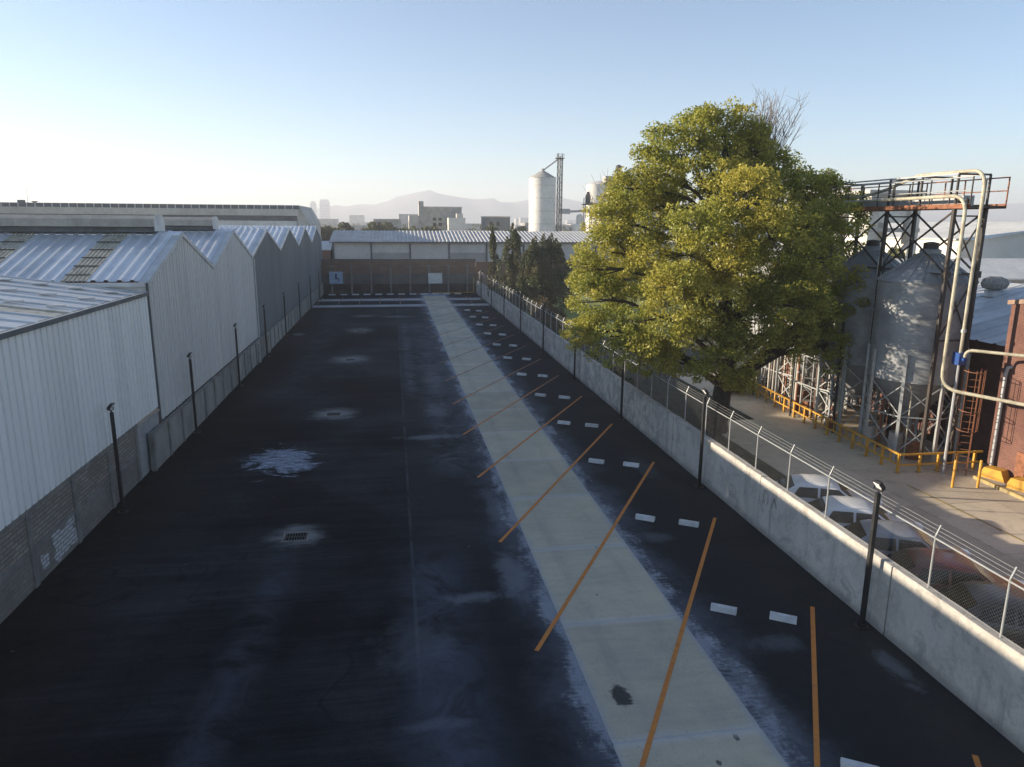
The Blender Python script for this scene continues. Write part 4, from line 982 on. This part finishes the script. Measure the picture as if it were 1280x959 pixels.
q = MB(); q.tube((22.2, 25, .03), (22.2, 25, 4.62), .06, n=8); q.build('riser', 'grey_pipe', p2, smooth=True)
q = MB(); q.path(arc((22.2, 24.75, 5.25), (0, 0, 1), (.7, -1, 0), .3)+[Vector((23.5, 22.9, 5.27)), Vector((24.6, 21.3, 5.27))], .062, 8); q.build('branch_pipe', 'cream_pipe', p2, smooth=True)
q = MB(); q.lathe([(.11, 0), (.11, .12)], (22.2, 25, 5.9), 10); q.build('clamp', 'galv', p2)

# caged ladder
cl = thing('cage_ladder', 'rusty caged ladder standing between the silo and the brick store', 'ladder', (22.75, 24.75, 0), R(-35))
q = MB()
for s_ in (-.22, .22): q.bar((s_, 0, 0), (s_, 0, 4.5), .045)
q.build('rails', 'rust', cl)
rg = MB().tube((-.22, 0, 0), (.22, 0, 0), .014, n=5).mesh('rung')
for i in range(15): o = link('rung', rg, 'rust', cl); o.location = (0, 0, .25+.29*i)
for i in range(4):
    q = MB(); q.path([(.38*math.cos(b), -.62*math.sin(b), 2.0+.8*i) for b in [k2*math.pi/8 for k2 in range(9)]], .018, 4); q.build('hoop', 'rust', cl)
for i in range(5):
    b = math.pi*i/4; q = MB(); q.bar((.38*math.cos(b), -.62*math.sin(b), 2.0), (.38*math.cos(b), -.62*math.sin(b), 4.5), .022); q.build('cage_bar', 'rust', cl)
# yellow guard rail round the silo yard
yr_ = thing('guard_rail', 'yellow steel guard rail running round the foot of the silos', 'guard rail', (20.5, 30, 0), world=True)
pts = [(20.35+.055*(y-25.3), y) for y in np.arange(25.35, 41, 1.1)][::-1]+[(x, 25.3) for x in np.arange(21.3, 24.3, .85)]
corner = (20.35, 25.3)
pa = [p for p in pts if p[1] > 25.31]; 
def rail(a, b):
    for z, w_ in ((.82, .075), (.38, .06)): q = MB(); q.bar((*a, z), (*b, z), w_); q.build('rail', 'yellow', yr_)
rail(pa[0], corner); rail(corner, (24.1, 25.2))
for i, p in enumerate(pts):
    q = MB(); q.bb((p[0]-.045, p[1]-.045, 0), (p[0]+.045, p[1]+.045, .84)); q.build('post', 'yellow', yr_)
    q = MB(); q.bb((p[0]-.10, p[1]-.10, 0), (p[0]+.10, p[1]+.10, .03)); q.build('foot', 'yellow_dull', yr_)
for a, b in zip(pa[:-1], pa[1:]):
    q = MB(); q.bar(((a[0]+b[0])/2, (a[1]+b[1])/2, .40), ((a[0]+b[0])/2, (a[1]+b[1])/2, .82), .045); q.build('baluster', 'yellow', yr_)
for i, (x, y) in enumerate(((21.36, 23.5), (22.35, 23.35))):
    o = MB().lathe([(.055, 0), (.055, 1.08), (.04, 1.12), (0, 1.13)], n=12).build('bollard', 'yellow', None, smooth=True); o.location = (x, y, .02); tag(o, 'thin yellow pipe bollard standing in front of the caged ladder', 'bollard', 'yellow bollards')
for i, (x, y, a) in enumerate(((24.45, 23.9, 20), (24.55, 22.6, 20))):
    q = MB(); q.prism([(-.5, 0), (.5, 0), (.32, .42), (-.32, .42)], 'y', -.25, .25); o = q.build('yellow_block', 'yellow', None); o.location = (23.58, y, .14); o.rotation_euler = (0, 0, R(90+a)); tag(o, 'yellow painted concrete guard block at the foot of the brick store wall', 'guard block', 'yellow guard blocks')

# ------------------------------------------------------------------ brick store and sheds on the right
bk = thing('brick_store', 'red brick store with a flat coping beside the silos', 'building', (26, 18, 0), world=True)
q = MB(); q.prism([(2, 0), (24.8, 0), (24.8, 7.1), (14, 8.6), (2, 7.0)], 'x', 24.0, 34); q.build('wall', 'brick_red', bk)
q = MB(); q.prism([(24.95, 7.0), (14, 8.58), (1.9, 6.98), (1.9, 7.15), (14, 8.75), (24.95, 7.17)], 'x', 23.94, 34.1); q.build('roof', 'brownbrick', bk)
q = MB(); q.path([(23.88, 24.45, .1), (23.88, 24.45, 4.3), (23.9, 24.4, 4.55), (24.05, 24.35, 4.6)], .075, 8); q.build('downpipe', 'grey_pipe', bk, smooth=True)
q = MB(); q.bb((23.93, 22.9, .14), (23.997, 23.4, 1.4)); q.build('fire_cabinet', 'rust', bk)
b2 = thing('brick_shed', 'dark brick shed with pale ribbed roof and rotary vent behind the silos', 'shed', (30, 36, 0), world=True)
q = MB(); q.bb((25.9, 25.0, 0), (40, 46, 5.0)); q.build('wall', 'brick_red', b2)
x0, x1, za_, zb_ = 25.5, 33.5, 5.05, 7.0; i = 0; y = 24.99
while y < 46:
    q = MB(); pr = [(y, 0), (y+.82, 0), (y+.88, .06), (y+.97, .06), (y+1.0, 0)]
    for (s_, d) in pr: q.v += [(x0, s_, za_+d), (x1, s_, zb_+d)]
    q.f += [(2*j, 2*j+1, 2*j+3, 2*j+2) for j in range(len(pr)-1)]; q.build('roof_sheet', 'sheet_dull', b2, fix=False)
    y += 1.0
q = MB(); q.quad((33.5, 25, 7.03), (41, 25, 5.2), (41, 46, 5.2), (33.5, 46, 7.03)); q.build('far_slope', 'sheet_dull', b2, fix=False)
q = MB(); q.prism([(25.9, 5.0), (33.5, 6.95), (40, 5.3)], 'y', 25.0, 25.2); q.build('gable', 'brick_red_front', b2)
q = MB(); q.lathe([(.42, 0), (.42, .3), (.5, .32)], (31.2, 33.5, 6.4), 16); q.build('vent_base', 'sheet_dull', b2)
vt = MB(); vt.lathe([(.30, .36), (.52, .45), (.60, .68), (.50, .90), (.22, 1.02), (0, 1.04)], (31.2, 33.5, 6.4), 24); vo = vt.build('rotary_vent', 'monitor', b2)
for i in range(20):
    a = i*math.pi/10; q = MB(); q.path([(31.2+r_*math.cos(a+da), 33.5+r_*math.sin(a+da), 6.4+z) for r_, z, da in ((.32, .38, 0), (.54, .46, .1), (.63, .68, .2), (.53, .9, .3), (.24, 1.03, .4))], .025, 4); q.build('vane', 'monitor', vo)
def shed(label, x0, x1, y0, y1, ze_, zr_, wall, roof, axis='y', nm='shed'):
    t = thing(nm, label, 'shed', ((x0+x1)/2, y0, 0), world=True)
    MB().bb((x0, y0, 0), (x1, y1, ze_)).build('wall', wall, t)
    if axis == 'y':
        c = (x0+x1)/2; MB().prism([(x0-.3, ze_-.02), (c, zr_), (x1+.3, ze_-.02), (x1+.3, ze_+.12), (c, zr_+.15), (x0-.3, ze_+.12)], 'y', y0-.3, y1+.3).build('roof', roof, t)
        MB().prism([(x0, ze_), (x1, ze_), (c, zr_)], 'y', y0+.001, y0+.2).build('gable', wall, t)
    else:
        c = (y0+y1)/2; MB().prism([(y0-.3, ze_-.02), (c, zr_), (y1+.3, ze_-.02), (y1+.3, ze_+.12), (c, zr_+.15), (y0-.3, ze_+.12)], 'x', x0-.3, x1+.3).build('roof', roof, t)
        MB().prism([(y0, ze_), (y1, ze_), (c, zr_)], 'x', x0, x0+.2).build('gable', wall, t)
    n = int((x1-x0)/5)
    for i in range(max(1, n)):
        a = x0+(x1-x0)*(i+.3)/max(1, n); MB().bb((a, y0-.03, ze_*.45), (a+2.0, y0-.002, ze_*.7)).build('window', 'glass', t)
    return t
shed('large white-roofed shed with cream gable wall beyond the brick shed', 58.5, 84, 66, 95, 8.6, 10.4, 'white_wall', 'roof_white', 'y')
shed('long low shed with white roof between the silos and the cream gable shed', 36, 62, 54, 64, 5.6, 7.0, 'grey_wall', 'roof_white', 'x')
shed('low flat white roof shed behind the rotary vent', 41.5, 56, 30, 50, 5.3, 6.2, 'white_wall', 'roof_white', 'x')
shed('wide grey-roofed shed beyond the steel gallery', 50, 78, 98, 118, 7.2, 8.6, 'grey_wall', 'sheet_dull', 'x')
shed('distant white shed in front of the big storage silo', 42, 60, 168, 190, 7.0, 8.0, 'white_wall', 'roof_white', 'x')
ct = thing('concrete_tower', 'pale concrete loading tower on thick columns behind the gallery', 'tower', (48, 65, 0), world=True)
for (x, y) in ((45.8, 65), (50.2, 65), (45.8, 70), (50.2, 70)): MB().bb((x-.5, y-.5, 0), (x+.5, y+.5, 13)).build('column', 'conc_light', ct)
MB().bb((46.3, 65.1, 10.3), (49.7, 69.8, 13.3)).build('hopper_box', 'roof_white', ct)
MB().bb((45, 64.4, 13.02), (51, 70.6, 13.35)).build('top_slab', 'conc_light', ct)
MB().bb((45.2, 64.45, 9.4), (50.8, 70.55, 9.8)).build('mid_slab', 'conc', ct)
q = MB(); q.bar((45.8, 64.4, 4), (50.2, 64.4, 9), .3); q.build('brace', 'conc', ct)

# ------------------------------------------------------------------ factory skyline
bg_ = thing('storage_silo', 'tall cream cylindrical storage silo with a conical cap', 'silo', (41, 200, 0))
MB().lathe([(3.65, 0), (3.65, 22.2)], n=48, capt=False).build('barrel', 'roof_white', bg_, smooth=True)
for i in range(6): MB().lathe([(3.65, 3+3.4*i), (3.68, 3.02+3.4*i), (3.68, 3.14+3.4*i), (3.65, 3.16+3.4*i)], n=48, capb=False, capt=False).build('band', 'conc_light', bg_)
MB().lathe([(3.8, 22.1), (.5, 24.0), (.5, 24.5), (0, 24.6)], n=48).build('cap', 'conc', bg_)
el = thing('elevator_tower', 'slim lattice bucket elevator tower beside the storage silo', 'tower', (45.8, 200, 0))
for a in (-.6, .6):
    for b in (-.6, .6): MB().bb((a-.08, b-.08, 0), (a+.08, b+.08, 28.6)).build('leg', 'steel_black', el)
q = MB()
for i in range(14):
    z = 2*i
    q.bar((-.6, -.6, z), (.6, -.6, z+2), .08); q.bar((.6, -.6, z), (-.6, -.6, z+2), .08); q.bar((-.6, -.6, z), (.6, -.6, z), .08); q.bar((-.6, -.6, z), (-.6, .6, z+2), .08); q.bar((.6, -.6, z), (.6, .6, z+2), .08)
q.build('bracing', 'steel_black', el)
MB().bb((-.16, -.16, 0), (.16, .16, 28)).build('shaft', 'conc', el)
MB().bb((-1.3, -.9, 27.2), (1.0, .9, 27.4)).build('platform', 'steel_black', el)
q = MB(); q.tube((-1.3, -.9, 28.4), (1.0, -.9, 28.4), .05); 
for i in range(4): q.tube((-1.3+.76*i, -.9, 27.4), (-1.3+.76*i, -.9, 28.4), .05)
q.build('handrail', 'galv', el)
q = MB(); q.tube((-.3, 0, 27.3), (-4.6, 0, 24.2), .22); q.build('spout', 'grey_pipe', el)
q = MB(); q.tube((.5, 0, 13.2), (12, -2, 13.6), .3); q.bb((.3, -.5, 12.6), (3, .5, 14)); q.build('conveyor', 'grey_pipe', el)
e2 = thing('elevator_tower', 'short cluttered elevator frame between the storage silo and the mill', 'tower', (53.4, 198, 0))
for a in (-.9, .9):
    for b in (-.9, .9): MB().bb((a-.09, b-.09, 0), (a+.09, b+.09, 17)).build('leg', 'steel_black', e2)
q = MB()
for i in range(8): q.bar((-.9, -.9, 2*i), (.9, -.9, 2*i+2), .1); q.bar((.9, -.9, 2*i), (-.9, -.9, 2*i+2), .1)
q.build('bracing', 'steel_black', e2); MB().bb((-1.4, -1.2, 15), (1.4, 1.2, 15.3)).build('platform', 'steel_black', e2)
MB().lathe([(.7, 15.3), (.8, 17.2), (.3, 18.6)], n=12).build('head', 'steel_black', e2); q = MB(); q.tube((.5, 0, 14), (7, 0, 8), .25); q.tube((.5, 0, 15.5), (9, 2, 14.5), .3); q.build('spout', 'grey_pipe', e2)
ml = thing('grain_mill', 'cream grain mill with round bins and rooftop machinery partly behind the tree', 'mill', (68, 205, 0)); ml['wc'] = 1
for i, (x, y, r_, h) in enumerate(((65, 208, 3.4, 21.0), (71.5, 208, 3.4, 21.5), (78, 208, 3.4, 21.5), (85, 208, 3.4, 22))): MB().lathe([(r_, 0), (r_, h), (r_*.3, h+1)], (x, y, 0), 28).build('bin', 'roof_white', ml, smooth=True)
MB().bb((64, 201, 0), (74, 206, 15.0)).build('block', 'roof_white', ml); MB().bb((67, 201.5, 15), (80, 206, 19)).build('upper_block', 'conc_light', ml)
for i in range(4): MB().bb((66+2.2*i, 200.9, 11), (67.2+2.2*i, 201.0, 12.6)).build('window', 'glass', ml)
MB().bb((66, 204, 21.5), (88, 207, 23.2)).build('head_house', 'conc', ml)
MB().lathe([(.5, 23), (.5, 25), (.9, 25.2), (.9, 26), (.2, 26.4)], (70, 205, 0), 12).build('cyclone', 'steel_black', ml)
q = MB(); q.tube((70, 204, 23), (86, 204, 33), .5); q.build('inclined_conveyor', 'roof_white', ml)
ml.location.x -= 6.0
for i, (x, y, r_, h) in enumerate(((49.9, 196, 1.0, 9.5), (51.4, 199, .9, 12))):
    o = MB().lathe([(r_, 0), (r_, h), (r_*.6, h+.5), (0, h+.6)], n=20).build('white_tank', 'roof_white', None, smooth=True); o.location = (x, y, 0); tag(o, 'slim white upright tank between the storage silo and the mill', 'tank', 'white tanks by the mill')
def block(name, label, x0, x1, y0, y1, h, mat, wins=(), extra=()):
    t = thing(name, label, 'building', ((x0+x1)/2, y0, 0), world=True)
    MB().bb((x0, y0, 0), (x1, y1, h)).build('wall', mat, t)
    MB().bb((x0-.1, y0-.1, h), (x1+.1, y1+.1, h+.35)).build('parapet', 'conc_light', t)
    for (a, b, c, d) in wins: MB().bb((a, y0-.06, c), (b, y0-.001, d)).build('window', 'glass', t)
    for (a, b, c, d, e, f, mt) in extra: MB().bb((a, c, e), (b, d, f)).build('annex', mt, t)
    return t
block('factory_block', 'grey factory block with a tall stair tower and dark windows', 9.2, 20.2, 215, 230, 14.2, 'conc', ((11.8, 12.8, 10.6, 11.4), (13.4, 14.4, 10.6, 11.4), (11.8, 12.8, 9, 10), (13.4, 14.4, 9, 10), (16.5, 17.2, 8.5, 10.5)),
      ((7.8, 9.2, 214.5, 220, 0, 16.0, 'conc'), (5.0, 7.8, 214.8, 224, 0, 12, 'conc_light'), (15.8, 20.6, 208, 214.9, 0, 11.4, 'roof_white'), (18.2, 20, 209, 212, 11.4, 12.6, 'conc_light')))
block('low_office', 'long low white office roof in front of the factory block', 9, 30, 190, 200, 7.6, 'white_wall', tuple((10+2.5*i, 11.6+2.5*i, 5, 6.4) for i in range(8)))
block('blue_grey_house', 'boxy blue-grey building to the right of the factory block', 27, 34, 212, 224, 11.6, 'clad_far', ((28, 29, 9.2, 10.4), (30, 31, 9.2, 10.4)))
block('flat_house', 'flat-topped pale building among the tree belt', -5, 2.5, 212, 220, 10.6, 'conc', ((-4, -3, 9, 10), (-1, 0, 9, 10)))
# hazy twin towers, city mass and mountains
for (x0, x1, h, lb) in ((-262, -243, 70, 'slimmer of two pale tower blocks fading into haze'), (-232, -200, 76, 'wider of two pale tower blocks fading into haze')):
    t = thing('tower_block', lb, 'tower block', ((x0+x1)/2, 2500, 0), world=True)
    MB().bb((x0, 2500, 0), (x1, 2520, h)).build('shaft', 'towers', t); MB().bb((x0+3, 2503, h), (x1-3, 2516, h+6)).build('crown', 'towers', t)
    for i in range(12): MB().bb((x0+1, 2499.4, 4+i*5.4), (x1-1, 2499.95, 6.2+i*5.4)).build('window_band', 'glass', t)
rs = np.random.RandomState(8); q = MB()
for i in range(420):
    d = rs.uniform(420, 2200); az = rs.uniform(-.5, .95); x, y = d*math.sin(az), d*math.cos(az); w_ = rs.uniform(6, 22)*(.6+d/1800); h = rs.uniform(4, 11)+(rs.rand() < .12)*rs.uniform(4, 22)*(d/1600)
    q.bb((x-w_/2, y, -.1), (x+w_/2, y+w_, h))
q.build('distant_city', 'city', None, kind='stuff')['label'] = 'low pale city blocks spread out to the hills'
pts = []
for i in range(900):
    d = rs.uniform(330, 1500); az = rs.uniform(-.5, .95); r_ = rs.uniform(3, 6); pts.append(clump_points(rs, (d*math.sin(az), d*math.cos(az), rs.uniform(3, 6)), r_, 60, .8))
o = leafcloud('distant_wood', np.concatenate(pts), 1.6, 'leaf_far', None, 9, kind='stuff'); o['label'] = 'far-off tree cover between the city blocks'
q = MB(); nxm, nym = 130, 8
prof = [(-2600, 60), (-1500, 66), (-700, 55), (-300, 64), (-184, 72), (0, 100), (90, 126), (163, 140), (230, 130), (324, 106), (489, 98), (600, 110), (689, 120), (820, 98), (1000, 86), (1400, 100), (1900, 84), (2300, 78), (2677, 100), (2900, 124), (3400, 110), (4200, 90)]
rs = np.random.RandomState(2)
for i in range(nxm):
    x = -2600+6800*i/(nxm-1); h = np.interp(x, [p[0] for p in prof], [p[1] for p in prof])+rs.uniform(-4, 4)+5*math.sin(x*.021)+4*math.sin(x*.047+1)
    for j in range(nym):
        f_ = j/(nym-1); e = math.sin(math.pi*min(1, f_*1.0)); q.v.append((x+rs.uniform(-15, 15), 2650+900*f_, -.5+h*e*(1 if 0 < j < nym-1 else 0)*(1 if j in (3, 4) else rs.uniform(.8, 1.05)) if j not in (0, nym-1) else -2))
for i in range(nxm-1):
    for j in range(nym-1): a = i*nym+j; q.f.append((a, a+nym, a+nym+1, a+1))
struct(q.build('mountains', 'mountain', None, smooth=True))

# ------------------------------------------------------------------ parked cars
def car(loc, heading, paint, label):
    t = thing('parked_car', label, 'car', loc, heading, None)
    Lh, Wd = 2.08, .81
    st_ = [(-2.08, .34, .66, .70), (-2.0, .26, .84, .77), (-1.55, .22, .93, .80), (-1.0, .20, .93, .81), (0, .2, .92, .815), (.75, .2, .90, .81), (.95, .2, .88, .80), (1.5, .22, .80, .78), (1.95, .26, .70, .73), (2.08, .34, .58, .66)]
    q = MB(); rings = []
    for (x, zb, zt, w_) in st_:
        zm = zb+(zt-zb)*.55
        ring = [(x, -w_*.86, zb), (x, -w_, zb+.12), (x, -w_*1.0, zm), (x, -w_*.95, zt-.05), (x, -w_*.82, zt), (x, 0, zt+.03), (x, w_*.82, zt), (x, w_*.95, zt-.05), (x, w_, zm), (x, w_, zb+.12), (x, w_*.86, zb)]
        q.v += ring
    n = 11
    for i in range(len(st_)-1):
        for j in range(n-1): a = i*n+j; q.f.append((a, a+1, a+n+1, a+n))
        q.f.append((i*n+n-1, i*n, i*n+n, i*n+2*n-1))
    q.f.append(tuple(range(n))); q.f.append(tuple((len(st_)-1)*n+j for j in range(n-1, -1, -1)))
    body = q.build('body', paint, t, smooth=True); ss = body.modifiers.new('round', 'SUBSURF'); ss.levels = ss.render_levels = 1
    # cabin shell and proud window panes
    wb, wt = .755, .60
    cs = [(-1.50, .905), (-1.38, .97), (-.92, 1.30), (-.70, 1.365), (-.2, 1.40), (.2, 1.39), (.42, 1.34), (.50, 1.30), (1.02, .95), (1.10, .885)]
    q = MB(); nr = 9
    def wy(z): return wb+(wt-wb)*(z-.9)/.44
    for (x, z) in cs:
        zs = max(.87, z-.06); w_ = wy(zs); w2 = max(.3, w_-.07)
        q.v += [(x, -wb-.01, .86), (x, -w_, zs), (x, -w2, z-.012), (x, -w2*.5, z+.008), (x, 0, z+.012), (x, w2*.5, z+.008), (x, w2, z-.012), (x, w_, zs), (x, wb+.01, .86)]
    for i in range(len(cs)-1):
        for j in range(nr-1): a_ = i*nr+j; q.f.append((a_, a_+1, a_+nr+1, a_+nr))
    cb_ = q.build('cabin', paint, t); cb_.data.polygons.foreach_set('use_smooth', [True]*len(cb_.data.polygons))
    def pane(nm, ps): 
        g_ = MB(); c = sum((Vector(p) for p in ps), Vector())/len(ps); n_ = (Vector(ps[1])-Vector(ps[0])).cross(Vector(ps[2])-Vector(ps[0])).normalized()
        if n_.dot(c-Vector((-.1, 0, .9))) < 0: n_ = -n_
        o_ = [Vector(p)+n_*.012 for p in ps]; k2 = len(ps)
        g_.add(o_+[p-n_*.03 for p in o_], [tuple(range(k2)), tuple(range(2*k2-1, k2-1, -1))]+[(i, k2+i, k2+(i+1) % k2, (i+1) % k2) for i in range(k2)]); g_.build(nm, 'glass', t)
    pane('windscreen', [(1.0, -.66, .955), (1.0, .66, .955), (.53, .54, 1.285), (.53, -.54, 1.285)])
    pane('rear_window', [(-1.36, -.62, .985), (-1.36, .62, .985), (-.95, .52, 1.28), (-.95, -.52, 1.28)])
    for s_ in (-1, 1):
        def sp(x, z): return (x, s_*wy(z), z)
        pane('side_window', [sp(.86, .95), sp(-.13, .95), sp(-.13, 1.285), sp(.44, 1.28)])
        pane('side_window', [sp(-.21, .95), sp(-1.0, .95), sp(-.80, 1.27), sp(-.21, 1.285)])
        tr_ = MB(); tr_.bb((-1.9, s_*.805, .55), (1.75, s_*.83, .60)); tr_.build('trim_strip', 'black_paint', body)
        mi = MB(); mi.box((.72, s_*.90, .95), (.12, .18, .12)); mi.build('mirror', paint, t)
        for x in (-1.28, 1.28):
            w_ = MB(); w_.tube((x, s_*.66, .29), (x, s_*.835, .29), .29, n=20); wh = w_.build('tyre', 'rubber', t)
            w_ = MB(); w_.tube((x, s_*.83, .29), (x, s_*.845, .29), .18, n=14); w_.build('rim', 'galv', wh)
        hl = MB(); hl.box((1.99, s_*.52, .60), (.16, .32, .13)); hl.build('headlight', 'lens', t)
        tl = MB(); tl.box((-2.02, s_*.55, .72), (.12, .3, .14)); tl.build('tail_light', 'car_red', t)
        hd = MB(); hd.bb((-.62, s_*.808, .70), (-.46, s_*.835, .735)); hd.bb((.2, s_*.808, .70), (.36, s_*.835, .735)); hd.build('door_handle', 'black_paint', t)
    bp = MB(); bp.box((2.06, 0, .42), (.14, 1.42, .16)); bp.build('bumper', 'black_paint', t)
    bp = MB(); bp.box((-2.06, 0, .44), (.14, 1.42, .16)); bp.build('bumper', 'black_paint', t)
    return t
hd_ = R(-24)
for (x, y, pnt, lb) in ((14.45, 21.55, 'car_white', 'white compact sedan at the end of the row nearest the silos'), (14.35, 19.45, 'car_white', 'white compact sedan parked beside the grey sedan'), (14.35, 17.5, 'car_grey', 'grey compact sedan parked between white and dark sedans'),
                        (14.4, 15.55, 'car_red', 'dark red sedan behind the fence next to the grey sedan'), (14.5, 13.6, 'car_black', 'black sedan parked beside the dark red sedan behind the fence')):
    car((x, y, .02), hd_, pnt, lb)

# ------------------------------------------------------------------ air
hz = MB().bb((-4500, -400, -3), (4700, 3800, 166)).build('haze', None, None); hz['kind'] = 'stuff'; hz['label'] = 'pale morning haze hanging over the whole plain'
hm = bpy.data.materials.new('haze'); hm.use_nodes = True; hn = hm.node_tree
hn.nodes.remove(hn.nodes['Principled BSDF']); pv = hn.nodes.new('ShaderNodeVolumePrincipled')
pv.inputs['Color'].default_value = (.80, .82, .86, 1); pv.inputs['Density'].default_value = .0005; pv.inputs['Anisotropy'].default_value = .2
hn.links.new(pv.outputs[0], hn.nodes['Material Output'].inputs['Volume']); hz.data.materials.append(hm)
